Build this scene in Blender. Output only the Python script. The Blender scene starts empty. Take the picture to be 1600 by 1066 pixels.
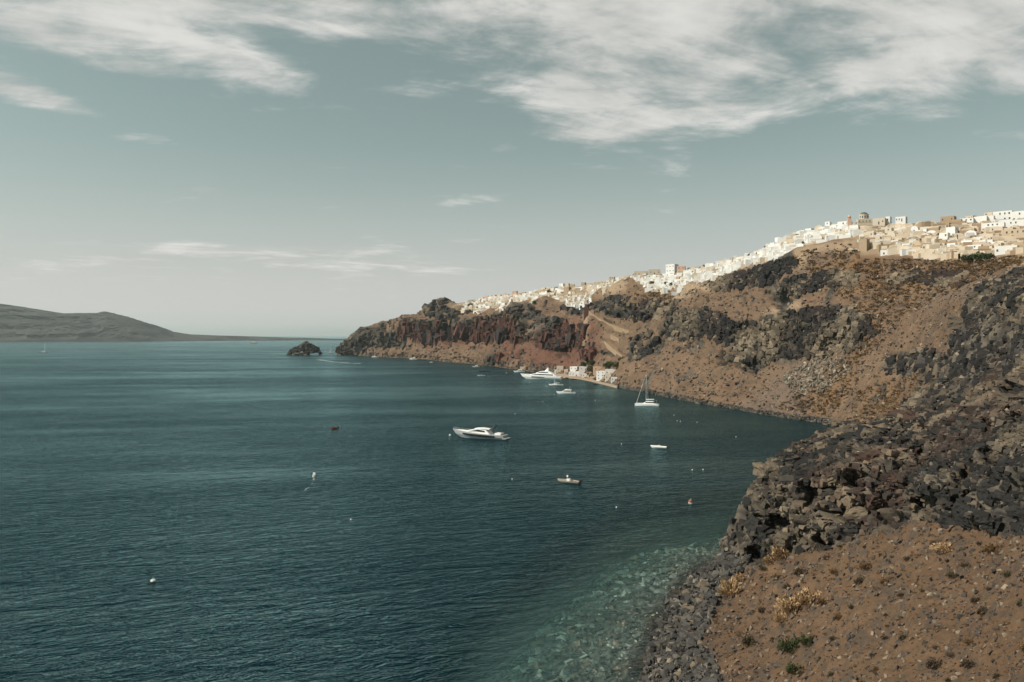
import bpy, bmesh, math, random
import numpy as np
from mathutils import Vector, Matrix

random.seed(7)
RNG = np.random.default_rng(7)
scene = bpy.context.scene
COL = scene.collection

# ------------------------------------------------------------------ camera
F = 1600 * 28.0 / 36.0          # focal length in photograph pixels
H = 46.0                        # camera height above the sea
HZ = 524.0                      # photograph row of the sea horizon
cam_data = bpy.data.cameras.new("camera")
cam_data.lens = 28.0
cam_data.sensor_width = 36.0
cam_data.shift_y = (HZ - 533.0) / 1600.0
cam_data.clip_start = 0.5
cam_data.clip_end = 200000.0
cam = bpy.data.objects.new("camera", cam_data)
cam.location = (0, 0, H)
cam.rotation_euler = (math.radians(90), 0, 0)
COL.objects.link(cam)
scene.camera = cam

# ------------------------------------------------------------------ light
SUN_DIR = Vector((-0.70, -0.16, 0.70)).normalized()
sun_data = bpy.data.lights.new("sun", 'SUN')
sun_data.energy = 5.0
sun_data.angle = math.radians(0.53)
sun_data.color = (1.0, 0.92, 0.81)
sun = bpy.data.objects.new("sun", sun_data)
sun.rotation_euler = SUN_DIR.to_track_quat('Z', 'Y').to_euler()
sun.location = (-200, 0, 300)
COL.objects.link(sun)

scene.view_settings.view_transform = 'Standard'
scene.view_settings.look = 'None'
scene.view_settings.gamma = 1.0
scene.view_settings.exposure = 0.15
scene.view_settings.use_curve_mapping = False
try:
    scene.cycles.use_denoising = True
    scene.cycles.denoiser = 'OPENIMAGEDENOISE'
    scene.cycles.max_bounces = 5
    scene.cycles.diffuse_bounces = 2
    scene.cycles.glossy_bounces = 3
    scene.cycles.transparent_max_bounces = 6
    scene.cycles.volume_bounces = 0
    scene.cycles.sample_clamp_indirect = 4.0
except Exception:
    pass


class NT:
    """small helper to write node graphs"""
    def __init__(self, tree):
        self.t = tree
        self.n = tree.nodes
        self.l = tree.links

    def new(self, kind, **kw):
        nd = self.n.new(kind)
        for k, v in kw.items():
            setattr(nd, k, v)
        return nd

    def put(self, sock, v):
        if isinstance(v, (int, float)):
            sock.default_value = v
        elif isinstance(v, (tuple, list)):
            sock.default_value = tuple(v) if len(v) != 3 or len(sock.default_value) == 3 else (*v, 1.0)
        else:
            self.l.new(v, sock)

    def m(self, op, a, b=None, c=None, clamp=False):
        nd = self.new('ShaderNodeMath', operation=op, use_clamp=clamp)
        for i, v in enumerate((a, b, c)):
            if v is not None:
                self.put(nd.inputs[i], v)
        return nd.outputs[0]

    def ss(self, x, lo, hi):
        nd = self.new('ShaderNodeMapRange', interpolation_type='SMOOTHSTEP')
        self.put(nd.inputs[0], x)
        nd.inputs[1].default_value = lo
        nd.inputs[2].default_value = hi
        return nd.outputs[0]

    def mix(self, fac, a, b, mode='MIX'):
        nd = self.new('ShaderNodeMix', data_type='RGBA', blend_type=mode)
        self.put(nd.inputs[0], fac)
        self.put(nd.inputs[6], a)
        self.put(nd.inputs[7], b)
        return nd.outputs[2]

    def noise(self, vec, scale, detail=4, rough=0.5, dist=0.0, dims='3D'):
        nd = self.new('ShaderNodeTexNoise', noise_dimensions=dims)
        if vec is not None:
            self.l.new(vec, nd.inputs['Vector'])
        nd.inputs['Scale'].default_value = scale
        nd.inputs['Detail'].default_value = detail
        nd.inputs['Roughness'].default_value = rough
        nd.inputs['Distortion'].default_value = dist
        return nd.outputs[0]

    def comb(self, x, y, z):
        nd = self.new('ShaderNodeCombineXYZ')
        for i, v in enumerate((x, y, z)):
            self.put(nd.inputs[i], v)
        return nd.outputs[0]


# ------------------------------------------------------------------ world: sky and clouds
world = bpy.data.worlds.new("World")
scene.world = world
world.use_nodes = True
w = NT(world.node_tree)
w.n.clear()
sky = w.new('ShaderNodeTexSky')
sky.sky_type = 'NISHITA'
sky.sun_disc = False
sky.sun_elevation = math.asin(SUN_DIR.z)
sky.sun_rotation = math.atan2(SUN_DIR.x, SUN_DIR.y)
sky.altitude = 50
sky.air_density = 1.0
sky.dust_density = 1.6
sky.ozone_density = 1.0
tc = w.new('ShaderNodeTexCoord')
sep = w.new('ShaderNodeSeparateXYZ')
w.l.new(tc.outputs['Generated'], sep.inputs[0])
dx, dy, dz = sep.outputs
hs = w.new('ShaderNodeHueSaturation')
hs.inputs['Hue'].default_value = 0.455
hs.inputs['Saturation'].default_value = 0.38
w.l.new(sky.outputs[0], hs.inputs['Color'])
skycol = w.mix(1.0, hs.outputs[0], (0.88, 1.0, 0.92), 'MULTIPLY')
# milky band of distant vapour low over the sea, the same all the way round
zc = w.m('MAXIMUM', dz, 0.0)
veil = w.m('POWER', w.m('SUBTRACT', 1.0, w.ss(zc, 0.0, 0.30)), 1.7)
skycol = w.mix(w.m('MULTIPLY', veil, 0.93), skycol, (7.7, 7.6, 7.3))
# cloud sheet: directions projected on a plane overhead
den = w.m('ADD', zc, 0.09)
cu = w.m('DIVIDE', dx, den)
cv = w.m('DIVIDE', dy, den)
ca, sa = math.cos(0.5), math.sin(0.5)
ru = w.m('ADD', w.m('MULTIPLY', cu, ca), w.m('MULTIPLY', cv, sa))
rv = w.m('SUBTRACT', w.m('MULTIPLY', cv, ca), w.m('MULTIPLY', cu, sa))
plane = w.comb(w.m('MULTIPLY', cu, 0.8), w.m('MULTIPLY', cv, 1.0), 0.3)
plane2 = w.comb(w.m('MULTIPLY', ru, 0.55), w.m('MULTIPLY', rv, 1.3), 4.2)
n1 = w.noise(plane, 2.6, 9, 0.62, 0.25)
n2 = w.noise(plane2, 3.2, 7, 0.62, 0.5)
n3 = w.noise(plane, 0.7, 3, 0.5, 0.0)
fb = w.m('ADD', w.m('MULTIPLY', n1, 0.72), w.m('MULTIPLY', n2, 0.28))
# where the cloud fields stand: azimuth and elevation tangents of the view ahead
yy = w.m('MAXIMUM', dy, 0.05)
az = w.m('DIVIDE', dx, yy)
el = w.m('DIVIDE', dz, yy)
# (photo column, row, half width, half height, weight, slope)
blobs = [
    (960, 150, 120, 80, .50, 0.1), (960, 80, 240, 100, .42, 0.0), (1240, 80, 270, 82, .38, 0.0),
    (1540, 90, 250, 80, .40, -.04), (900, 208, 90, 16, .36, 0.0), (1090, 172, 140, 24, .24, 0.06), (1440, 10, 500, 60, .38, 0), (1850, 60, 300, 120, .4, 0),
    (110, 45, 170, 62, .58, -.20), (380, 10, 200, 34, .46, 0.0), (560, 36, 180, 38, .52, -.12), (770, 22, 150, 40, .16, -.1),
    (390, 105, 85, 38, .50, -.35), (60, 150, 120, 22, .58, -.30), (220, 108, 55, 16, .28, -.2), (-200, 60, 240, 90, .4, 0), (800, -60, 900, 60, .30, 0),
    (290, 396, 150, 14, .72, 0.0), (540, 394, 85, 10, .58, 0.0), (665, 418, 120, 10, .66, 0.0),
    (985, 403, 85, 7, .26, 0.06), (480, 438, 150, 8, .22, 0.0), (785, 232, 30, 12, .26, 0.0),
    (200, 420, 330, 26, .20, 0.0), (246, 175, 12, 8, .12, 0), (180, 152, 20, 6, .14, 0)]
cov = None
for (bx, by, rx, ry, wt, sl) in blobs:
    a0, e0 = (bx - 800) / F, (HZ - by) / F
    ua = w.m('SUBTRACT', az, a0)
    ub = w.m('SUBTRACT', w.m('SUBTRACT', el, e0), w.m('MULTIPLY', ua, sl))
    q = w.m('ADD', w.m('POWER', w.m('ABSOLUTE', w.m('DIVIDE', ua, rx / F)), 2.0),
            w.m('POWER', w.m('ABSOLUTE', w.m('DIVIDE', ub, ry / F)), 2.0))
    g = w.m('MULTIPLY', w.m('EXPONENT', w.m('MULTIPLY', q, -0.9)), wt)
    cov = g if cov is None else w.m('ADD', cov, g)
cov = w.m('MINIMUM', cov, 0.66)
front = w.ss(dy, 0.08, 0.25)
cov = w.m('MULTIPLY', cov, front)
# the rest of the sky carries the same broken cloud
rest = w.m('MULTIPLY', w.m('MULTIPLY', w.ss(n3, 0.42, 0.62), 0.34),
           w.m('SUBTRACT', 1.0, w.m('MULTIPLY', front, w.m('SUBTRACT', 1.0, w.ss(el, 0.46, 0.62)))))
cov = w.m('ADD', cov, rest)
dens = w.ss(w.m('ADD', cov, w.m('MULTIPLY', w.m('SUBTRACT', fb, 0.5), 2.6)), 0.20, 0.74)
dens = w.m('MULTIPLY', dens, w.ss(zc, 0.0, 0.05))
shade = w.ss(w.m('ADD', w.m('MULTIPLY', n2, 0.5), w.m('MULTIPLY', n1, 0.5)), 0.36, 0.66)
ccol = w.mix(shade, (5.6, 5.7, 5.45), (9.3, 9.1, 8.7))
skycol = w.mix(w.m('MULTIPLY', dens, 0.88), skycol, ccol)
bg = w.new('ShaderNodeBackground')
bg.inputs['Strength'].default_value = 0.078
w.l.new(skycol, bg.inputs['Color'])
wo = w.new('ShaderNodeOutputWorld')
w.l.new(bg.outputs[0], wo.inputs['Surface'])

# ------------------------------------------------------------------ numeric noise
def _hash(ix, iy, iz, seed):
    with np.errstate(over='ignore'):
        h = (ix.astype(np.uint32) * np.uint32(374761393) + iy.astype(np.uint32) * np.uint32(668265263)
             + iz.astype(np.uint32) * np.uint32(2147483647 - 19) + np.uint32((seed * 974711) & 0xffffffff))
        h = (h ^ (h >> np.uint32(13))) * np.uint32(1274126177)
        h ^= h >> np.uint32(16)
        h *= np.uint32(2246822519)
        h ^= h >> np.uint32(15)
    return h


def vnoise(P, seed=0):
    """smooth value noise, -1..1"""
    Pf = np.floor(P)
    I = Pf.astype(np.int64)
    f = (P - Pf).astype(np.float32)
    f = f * f * f * (f * (f * 6 - 15) + 10)
    out = 0
    for cx in (0, 1):
        wx = f[..., 0] if cx else 1 - f[..., 0]
        for cy in (0, 1):
            wy = f[..., 1] if cy else 1 - f[..., 1]
            for cz in (0, 1):
                wz = f[..., 2] if cz else 1 - f[..., 2]
                h = _hash(I[..., 0] + cx, I[..., 1] + cy, I[..., 2] + cz, seed)
                out = out + wx * wy * wz * (h.astype(np.float32) / np.float32(2147483648.0) - 1.0)
    return out


def fbm(P, octaves=4, seed=0, gain=0.5, ridged=False):
    a, s, tot = 1.0, 0.0, 0.0
    Q = np.array(P, dtype=np.float64)
    for o in range(octaves):
        n = vnoise(Q, seed + o * 17)
        if ridged:
            n = 1 - 2 * np.abs(n)
        s = s + a * n
        tot += a
        a *= gain
        Q = Q * 2.03 + 11.7
    return s / tot


def blocks(P, seed=0):
    """cellular rock blocks: per-block offset, tilt plane, distance to the crack"""
    n = P.shape[0]
    off_o, tilt_o, crack_o = np.empty(n, np.float32), np.empty(n, np.float32), np.empty(n, np.float32)
    for a in range(0, n, 200000):
        p = P[a:a + 200000]
        pf = np.floor(p)
        I = pf.astype(np.int64)
        f = (p - pf).astype(np.float32)
        d1 = np.full(len(p), 9e9, np.float32)
        d2 = np.full(len(p), 9e9, np.float32)
        hid = np.zeros(len(p), np.uint32)
        vx = np.zeros((len(p), 3), np.float32)
        for cx in (-1, 0, 1):
            for cy in (-1, 0, 1):
                for cz in (-1, 0, 1):
                    h = _hash(I[:, 0] + cx, I[:, 1] + cy, I[:, 2] + cz, seed)
                    j = np.stack([(h & np.uint32(1023)), ((h >> np.uint32(10)) & np.uint32(1023)),
                                  ((h >> np.uint32(20)) & np.uint32(1023))], -1).astype(np.float32) / 1023.0
                    v = f - (np.array([cx, cy, cz], np.float32) + j)
                    d = np.abs(v[:, 0]) ** 2 + np.abs(v[:, 1]) ** 2 + np.abs(v[:, 2]) ** 2
                    near = d < d1
                    d2 = np.where(near, d1, np.minimum(d2, d))
                    d1 = np.where(near, d, d1)
                    hid = np.where(near, h, hid)
                    vx[near] = v[near]
        with np.errstate(over='ignore'):
            hh = hid * np.uint32(2654435761)
            hh ^= hh >> np.uint32(15)
        r = np.stack([(hh & np.uint32(1023)), ((hh >> np.uint32(10)) & np.uint32(1023)),
                      ((hh >> np.uint32(20)) & np.uint32(1023))], -1).astype(np.float32) / 511.5 - 1
        off_o[a:a + 200000] = ((hid >> np.uint32(7)) & np.uint32(1023)).astype(np.float32) / 511.5 - 1
        tilt_o[a:a + 200000] = (r * vx).sum(1)
        crack_o[a:a + 200000] = np.sqrt(d2) - np.sqrt(d1)
    return off_o, tilt_o, crack_o


def sstep(x, a, b):
    t = np.clip((x - a) / (b - a), 0, 1)
    return t * t * (3 - 2 * t)


def by_level(fn, V, size, blend=True):
    """noise whose grain follows a slowly varying size, in octave steps"""
    L = np.log2(np.maximum(size, 1e-3))
    L0 = np.floor(L) if blend else np.round(L)
    fr = (L - L0) if blend else np.zeros(len(L))
    outs = None
    for l in range(int(L0.min()), int(L0.max()) + 2):
        wgt = np.where(L0 == l, 1 - fr, 0) + np.where(L0 == l - 1, fr, 0)
        ii = np.nonzero(wgt > 1e-4)[0]
        if not len(ii):
            continue
        r = fn(V[ii] / (2.0 ** l) + l * 3.3)
        r = r if isinstance(r, tuple) else (r,)
        if outs is None:
            outs = [np.zeros(len(V)) for _ in r]
        for o_, q_ in zip(outs, r):
            o_[ii] += q_ * wgt[ii]
    return tuple(outs) if len(outs) > 1 else outs[0]


# ------------------------------------------------------------------ materials
MATS = {}


def pbr(name, color, rough=0.8, var=0.12, scale=1.0, bump=0.0, metal=0.0, spec=0.3):
    if name in MATS:
        return MATS[name]
    m = bpy.data.materials.new(name)
    m.use_nodes = True
    g = NT(m.node_tree)
    b = g.n['Principled BSDF']
    t = g.new('ShaderNodeTexCoord')
    n = g.noise(t.outputs['Object'], scale, 5, 0.6)
    lo = tuple(c * (1 - var) for c in color)
    hi = tuple(min(1, c * (1 + var)) for c in color)
    g.put(b.inputs['Base Color'], g.mix(n, lo, hi))
    b.inputs['Roughness'].default_value = rough
    b.inputs['Metallic'].default_value = metal
    b.inputs['Specular IOR Level'].default_value = spec
    if bump:
        bp = g.new('ShaderNodeBump')
        bp.inputs['Strength'].default_value = bump
        bp.inputs['Distance'].default_value = 0.05
        g.l.new(n, bp.inputs['Height'])
        g.l.new(bp.outputs[0], b.inputs['Normal'])
    MATS[name] = m
    return m


def vertex_mat(name, scale=1.0, var=0.35, rough=0.95, bump=0.6, bdist=0.15):
    """albedo from the mesh's own colour attribute (kind of ground) with grain on top"""
    m = bpy.data.materials.new(name)
    m.use_nodes = True
    g = NT(m.node_tree)
    b = g.n['Principled BSDF']
    at = g.new('ShaderNodeAttribute', attribute_name='albedo')
    geo = g.new('ShaderNodeNewGeometry')
    n1 = g.noise(geo.outputs['Position'], scale, 6, 0.65)
    n2 = g.noise(geo.outputs['Position'], scale * 0.11, 3, 0.55)
    k = g.m('ADD', g.m('MULTIPLY', g.m('SUBTRACT', n1, 0.5), var * 2.4), g.m('MULTIPLY', g.m('SUBTRACT', n2, 0.5), var))
    k = g.m('ADD', k, 1.0)
    col = g.mix(1.0, at.outputs['Color'], g.comb(k, k, k), 'MULTIPLY')
    g.l.new(col, b.inputs['Base Color'])
    b.inputs['Roughness'].default_value = rough
    b.inputs['Specular IOR Level'].default_value = 0.15
    bp = g.new('ShaderNodeBump')
    bp.inputs['Strength'].default_value = bump
    bp.inputs['Distance'].default_value = bdist
    g.l.new(n1, bp.inputs['Height'])
    g.l.new(bp.outputs[0], b.inputs['Normal'])
    MATS[name] = m
    return m


def raw_mesh(name, V, faces4=None, tris=None, color=None):
    """numpy arrays to a mesh, fast"""
    me = bpy.data.meshes.new(name)
    V = np.asarray(V, np.float32).reshape(-1, 3)
    loops, starts, tot = [], [], 0
    cnt = []
    for fa in (faces4, tris):
        if fa is not None and len(fa):
            k = fa.shape[1]
            loops.append(fa.reshape(-1))
            starts.append(tot + np.arange(len(fa)) * k)
            cnt.append(np.full(len(fa), k))
            tot += fa.size
    loops = np.concatenate(loops).astype(np.int32)
    starts = np.concatenate(starts).astype(np.int32)
    me.vertices.add(len(V))
    me.vertices.foreach_set('co', V.reshape(-1))
    me.loops.add(len(loops))
    me.loops.foreach_set('vertex_index', loops)
    me.polygons.add(len(starts))
    me.polygons.foreach_set('loop_start', starts)
    me.update(calc_edges=True)
    if color is not None:
        at = me.attributes.new('albedo', 'FLOAT_COLOR', 'POINT')
        c = np.ones((len(V), 4), np.float32)
        c[:, :3] = color.reshape(-1, 3)
        at.data.foreach_set('color', c.reshape(-1))
    me.validate()
    me.shade_flat()
    return me


def link(name, me, mat=None, parent=None, label=None, cat=None, group=None, kind=None, loc=None, rz=None):
    o = bpy.data.objects.new(name, me)
    COL.objects.link(o)
    if mat is not None and me is not None and not me.materials:
        me.materials.append(mat)
    if parent is not None:
        o.parent = parent
    tag(o, label, cat, group, kind)
    if loc is not None:
        o.location = loc
    if rz is not None:
        o.rotation_euler = (0, 0, rz)
    return o


def tag(o, label=None, cat=None, group=None, kind=None):
    for k, v in (('label', label), ('category', cat), ('group', group), ('kind', kind)):
        if v:
            o[k] = v
    return o


# ------------------------------------------------------------------ the coast as a net of sections
# each line: photograph column; then distance and height of the ground from near to far
MAIN = {  # (row, distance) shore, lower slope, cliff foot, cliff top, slope, slope, village foot, crest
    527: [(555, 1846), (554.5, 1850), (554, 1855), (553, 1860), (552.5, 1864), (552, 1868), (551, 1872), (550, 1876)],
    545: [(555, 1846), (552, 1855), (548, 1865), (543, 1875), (540, 1882), (537, 1890), (534, 1900), (532, 1910)],
    572: [(556.5, 1760), (548, 1785), (540, 1800), (530, 1815), (526, 1830), (522, 1845), (518, 1855), (515, 1865)],
    600: [(558, 1683), (547, 1710), (535, 1735), (520, 1760), (515, 1780), (511, 1800), (507, 1815), (505, 1825)],
    630: [(559.5, 1612), (545, 1650), (525, 1690), (503, 1705), (501, 1740), (500, 1760), (499, 1780), (498, 1795)],
    655: [(561, 1546), (546, 1590), (527, 1640), (502, 1652), (499, 1680), (496, 1700), (494, 1715), (492, 1730)],
    668: [(562, 1506), (547, 1550), (527, 1600), (502, 1612), (495, 1640), (489, 1665), (483, 1690), (479, 1705)],
    715: [(567, 1331), (550, 1390), (530, 1450), (503, 1465), (492, 1500), (485, 1530), (479, 1560), (474, 1590)],
    760: [(571, 1218), (553, 1280), (531, 1340), (497, 1358), (487, 1390), (482, 1420), (476, 1455), (467, 1490)],
    805: [(577, 1080), (556, 1150), (524, 1225), (497, 1240), (487, 1270), (480, 1300), (470, 1340), (462, 1375)],
    850: [(584, 954), (562, 1010), (540, 1070), (520, 1085), (503, 1120), (484, 1160), (467, 1210), (455, 1260)],
    900: [(588, 894), (565, 935), (543, 975), (517, 988), (500, 1030), (482, 1070), (464, 1110), (449, 1160)],
    925: [(595, 806), (572, 850), (545, 895), (512, 915), (498, 950), (482, 985), (463, 1030), (448, 1080)],
    960: [(604, 715), (578, 760), (548, 805), (518, 835), (497, 860), (478, 885), (458, 930), (440, 980)],
    1010: [(614, 636), (586, 680), (552, 720), (520, 750), (497, 775), (474, 800), (454, 840), (430, 890)],
    1060: [(624, 572), (590, 615), (550, 655), (510, 685), (490, 705), (472, 725), (450, 760), (424, 800)],
    1120: [(635, 516), (600, 550), (565, 580), (510, 600), (480, 620), (455, 640), (440, 665), (415, 705)],
    1180: [(646, 469), (610, 500), (575, 525), (520, 540), (470, 560), (430, 580), (413, 600), (396, 640)],
    1240: [(655, 437), (615, 465), (575, 490), (510, 505), (460, 525), (425, 540), (397, 560), (369, 595)],
    1290: [(661, 418), (620, 443), (570, 465), (500, 480), (455, 500), (425, 515), (401, 530), (359, 565)],
    1350: [(636, 380), (612, 400), (565, 425), (490, 440), (455, 460), (425, 480), (402, 500), (349, 545)],
    1400: [(622, 350), (595, 370), (555, 395), (490, 420), (455, 440), (425, 460), (405, 480), (347, 535)],
    1440: [(600, 290), (570, 320), (540, 350), (490, 385), (455, 415), (425, 440), (405, 460), (345, 520)],
    1520: [(580, 190), (545, 215), (510, 245), (470, 280), (445, 330), (425, 390), (402, 430), (343, 510)],
    1600: [(560, 135), (520, 150), (480, 165), (438, 185), (418, 250), (408, 350), (397, 410), (338, 500)],
    1750: [(540, 110), (480, 125), (420, 140), (360, 160), (345, 200), (335, 300), (330, 400), (315, 480)],
    2000: [(520, 90), (440, 105), (360, 120), (320, 140), (310, 200), (300, 300), (300, 400), (290, 460)],
}
NEAR = {  # (distance, height) of the near shore, slope and point of rock, then two rows of sea bed or saddle behind
    500: [(50, -20), (80, -20), (105, -20), (125, -20), (140, -20), (160, -20), (180, -20), (205, -20)],
    640: [(50, -14), (80, -16), (105, -18), (121, -20), (134, -20), (145, -20), (170, -20), (205, -20)],
    700: [(50, -6), (80, -7), (105, -9), (121, -14), (134, -17), (145, -18), (170, -20), (205, -20)],
    750: [(50, -2), (80, -2.8), (106, -4.2), (121, -8), (134, -13), (145, -16), (170, -18), (205, -20)],
    800: [(50, -1), (80, -1.8), (106, -2.6), (121, -4.0), (134, -7.5), (145, -12), (170, -16), (205, -20)],
    850: [(50, 0.5), (80, -1), (106, -1.9), (121, -2.4), (134, -3.8), (145, -6.5), (170, -13), (205, -20)],
    900: [(50, 2), (80, -.3), (106, -1.3), (121, -1.7), (134, -2.2), (147, -3.6), (170, -8.5), (205, -18)],
    950: [(50, 4), (80, .6), (106, -.8), (121, -1.1), (134, -1.5), (147, -2.0), (172, -4.6), (208, -14)],
    1000: [(50, 6), (80, 1.6), (105.6, .05), (121, -.5), (134, -.8), (147, -1.2), (178, -3.2), (210, -11)],
    1030: [(50, 8), (80, 2.6), (104, .8), (116, .45), (125, .1), (140, -.7), (178, -2.4), (212, -10)],
    1060: [(52, 9), (80, 3.4), (103, 1.4), (121, .9), (136, .4), (144, .05), (175, -1.6), (212, -9)],
    1090: [(54, 10.5), (80, 4.6), (101, 2.4), (121, 1.6), (138, 1.0), (152, .2), (172, -1.2), (212, -8)],
    1125: [(56, 12), (78, 5.8), (99, 3.6), (121, 2.2), (141, 1.2), (157, .6), (174, -1.0), (212, -7)],
    1148: [(57, 13), (77, 6.4), (97, 4.4), (119, 2.9), (148, 2.2), (160, 4.2), (166, 6.2), (180, -5)],
    1165: [(58, 13.5), (76, 7), (95, 5.1), (115, 3.7), (146, 3.3), (151, 12.5), (164, 16.5), (190, -5)],
    1200: [(60, 14.5), (74, 8.4), (90, 6.9), (108, 6.4), (138, 6.2), (144, 17.5), (168, 20.3), (218, -6)],
    1240: [(56, 14), (68, 10.3), (84, 9.4), (102, 9.4), (130, 9.6), (136, 21.8), (176, 22.3), (252, -6)],
    1290: [(52, 16), (64, 13.0), (77, 12.5), (97, 12.8), (122, 13.2), (128, 24.8), (182, 24.1), (320, 2)],
    1350: [(48, 19), (58, 16.2), (70, 15.5), (90, 15.9), (112, 17.9), (117, 27.6), (168, 26.9), (310, 12)],
    1400: [(46, 21), (56, 18.2), (66, 17.4), (85, 17.9), (106, 20.3), (111, 27.7), (153, 28.1), (280, 19)],
    1440: [(44, 23), (53, 19.6), (62, 19.0), (80, 19.9), (100, 22.8), (105, 27.8), (138, 28.6), (230, 26)],
    1520: [(41, 25), (48, 22.2), (56, 21.6), (72, 21.9), (88, 24.9), (92.5, 29.2), (123, 32.4), (160, 35)],
    1600: [(38, 27), (43, 24.8), (50, 24.2), (60, 25.4), (75, 27.5), (79, 32.3), (103, 35.6), (122, 39)],
    1750: [(32, 32), (36, 30), (42, 29.5), (50, 30), (60, 33), (70, 37), (84, 41), (98, 43)],
    2000: [(27, 36), (30, 35), (34, 35), (40, 36), (48, 39), (56, 42), (68, 45), (80, 46)],
}
PX0, PX1, PSTEP = 500, 1900, 1.0
GX = np.arange(PX0, PX1 + .1, PSTEP)


def _rows():
    km = sorted(MAIN)
    kn = sorted(NEAR)
    Ys, Zs = [], []
    for r in range(8):
        Ys.append(np.interp(GX, kn, [NEAR[k][r][0] for k in kn]))
        Zs.append(np.interp(GX, kn, [NEAR[k][r][1] for k in kn]))
    sy = [np.interp(GX, km, [MAIN[k][r][1] for k in km]) for r in range(8)]
    sp = [np.interp(GX, km, [MAIN[k][r][0] for k in km]) for r in range(8)]
    sz = [H + (HZ - p) / F * y for p, y in zip(sp, sy)]
    wet = np.interp(GX, [1285, 1315], [1, 0])
    # sea bed in front of the far shore
    Ys.append(Ys[-1] + (sy[0] - Ys[-1]) * 0.5)
    Zs.append(Zs[-1] * (1 - wet) * .5 + sz[0] * (1 - wet) * .5 + wet * -16)
    Ys.append(Ys[-2] + (sy[0] - Ys[-2]) * 0.95)
    Zs.append(Zs[-2] * (1 - wet) * .1 + sz[0] * (1 - wet) * .9 + wet * -5)
    Ys += sy
    Zs += sz
    Ys.append(sy[-1] + 60)
    Zs.append(sz[-1] - 2)
    Ys.append(sy[-1] + 260)
    Zs.append(sz[-1] - 30)
    Ys, Zs = np.array(Ys), np.array(Zs)
    kw = np.hanning(23)
    kw /= kw.sum()
    pad = lambda a: np.convolve(np.pad(a, 11, 'edge'), kw, 'valid')
    Ys = np.array([pad(a) for a in Ys])
    Zs = np.array([pad(a) for a in Zs])
    # west of the cape the sections sink under the sea
    out = np.interp(GX, [500, 524, 531], [1, 1, 0])
    Zs = Zs - out * 40 * (np.arange(len(Zs)) > 9)[:, None]
    return Ys, Zs


NY, NZ = _rows()        # rows x columns
R_SHORE, R_CREST = 10, 17


def ground_z(x, y):
    """height of the plain net under x, y (arrays)"""
    x, y = np.broadcast_arrays(np.asarray(x, float), np.asarray(y, float))
    px = 800 + F * x / np.maximum(y, 1)
    shp = px.shape
    px, yq = px.ravel(), y.ravel()
    ci = np.clip((px - PX0) / PSTEP, 0, len(GX) - 1.001)
    c0 = ci.astype(int)
    fr = ci - c0
    out = np.zeros(len(px))
    Yc = NY[:, c0] * (1 - fr) + NY[:, c0 + 1] * fr
    Zc = NZ[:, c0] * (1 - fr) + NZ[:, c0 + 1] * fr
    out[:] = Zc[0]
    for r in range(len(NY) - 1):
        inside = (yq >= Yc[r]) & (yq <= Yc[r + 1])
        t = (yq - Yc[r]) / np.maximum(Yc[r + 1] - Yc[r], 1e-6)
        out = np.where(inside, Zc[r] + (Zc[r + 1] - Zc[r]) * t, out)
    out = np.where(yq > Yc[-1], Zc[-1], out)
    return out.reshape(shp)


def hit(px, py, lo=R_SHORE, hi=R_CREST + 1):
    """the point of the hillside seen at this photograph pixel"""
    ci = min(max((px - PX0) / PSTEP, 0), len(GX) - 1.001)
    c0 = int(ci)
    fr = ci - c0
    Yc = NY[:, c0] * (1 - fr) + NY[:, c0 + 1] * fr
    Zc = NZ[:, c0] * (1 - fr) + NZ[:, c0 + 1] * fr
    best = None
    for r in range(lo, hi):
        pa = HZ - (Zc[r] - H) * F / Yc[r]
        pb = HZ - (Zc[r + 1] - H) * F / Yc[r + 1]
        if pb <= py <= pa:
            # intersect ray with the segment
            k = (HZ - py) / F
            dyy = Yc[r + 1] - Yc[r]
            dzz = Zc[r + 1] - Zc[r]
            den = dzz - k * dyy
            t = (H + k * Yc[r] - Zc[r]) / den if abs(den) > 1e-9 else 0
            yv = Yc[r] + min(max(t, 0), 1) * dyy
            return Vector(((px - 800) / F * yv, yv, H + k * yv))
    yv = Yc[hi]
    if best is None:
        pc = HZ - (Zc[R_CREST] - H) * F / Yc[R_CREST]
        if py < pc:
            yv = Yc[R_CREST]
            return Vector(((px - 800) / F * yv, yv, Zc[R_CREST]))
        yv = Yc[lo]
    return Vector(((px - 800) / F * yv, yv, H + (HZ - py) / F * yv))


def sea(px, py):
    """the point of the sea seen at this photograph pixel"""
    y = H * F / (py - HZ)
    return Vector(((px - 800) / F * y, y, 0.0))


# ------------------------------------------------------------------ what the ground is made of, by place
MW, MH, MS = 1400, 800, 2           # mask raster over columns 500..1900, rows 320..1120, step 2
_gx, _gy = np.meshgrid(500 + np.arange(MW // MS) * MS, 320 + np.arange(MH // MS) * MS)


def poly_mask(polys, soft=8.0):
    out = np.zeros(_gx.shape)
    for pts in polys:
        inside = np.zeros(_gx.shape, bool)
        dist = np.full(_gx.shape, 1e9)
        n = len(pts)
        for i in range(n):
            x1, y1 = pts[i]
            x2, y2 = pts[(i + 1) % n]
            if y1 != y2:
                c = ((y1 > _gy) != (y2 > _gy)) & (_gx < (x2 - x1) * (_gy - y1) / (y2 - y1) + x1)
                inside ^= c
            ll = (x2 - x1) ** 2 + (y2 - y1) ** 2 + 1e-9
            t = np.clip(((_gx - x1) * (x2 - x1) + (_gy - y1) * (y2 - y1)) / ll, 0, 1)
            dist = np.minimum(dist, np.hypot(_gx - x1 - t * (x2 - x1), _gy - y1 - t * (y2 - y1)))
        sd = np.where(inside, dist, -dist)
        out = np.maximum(out, np.clip(0.5 + sd / (2 * soft), 0, 1))
    return out


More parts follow.
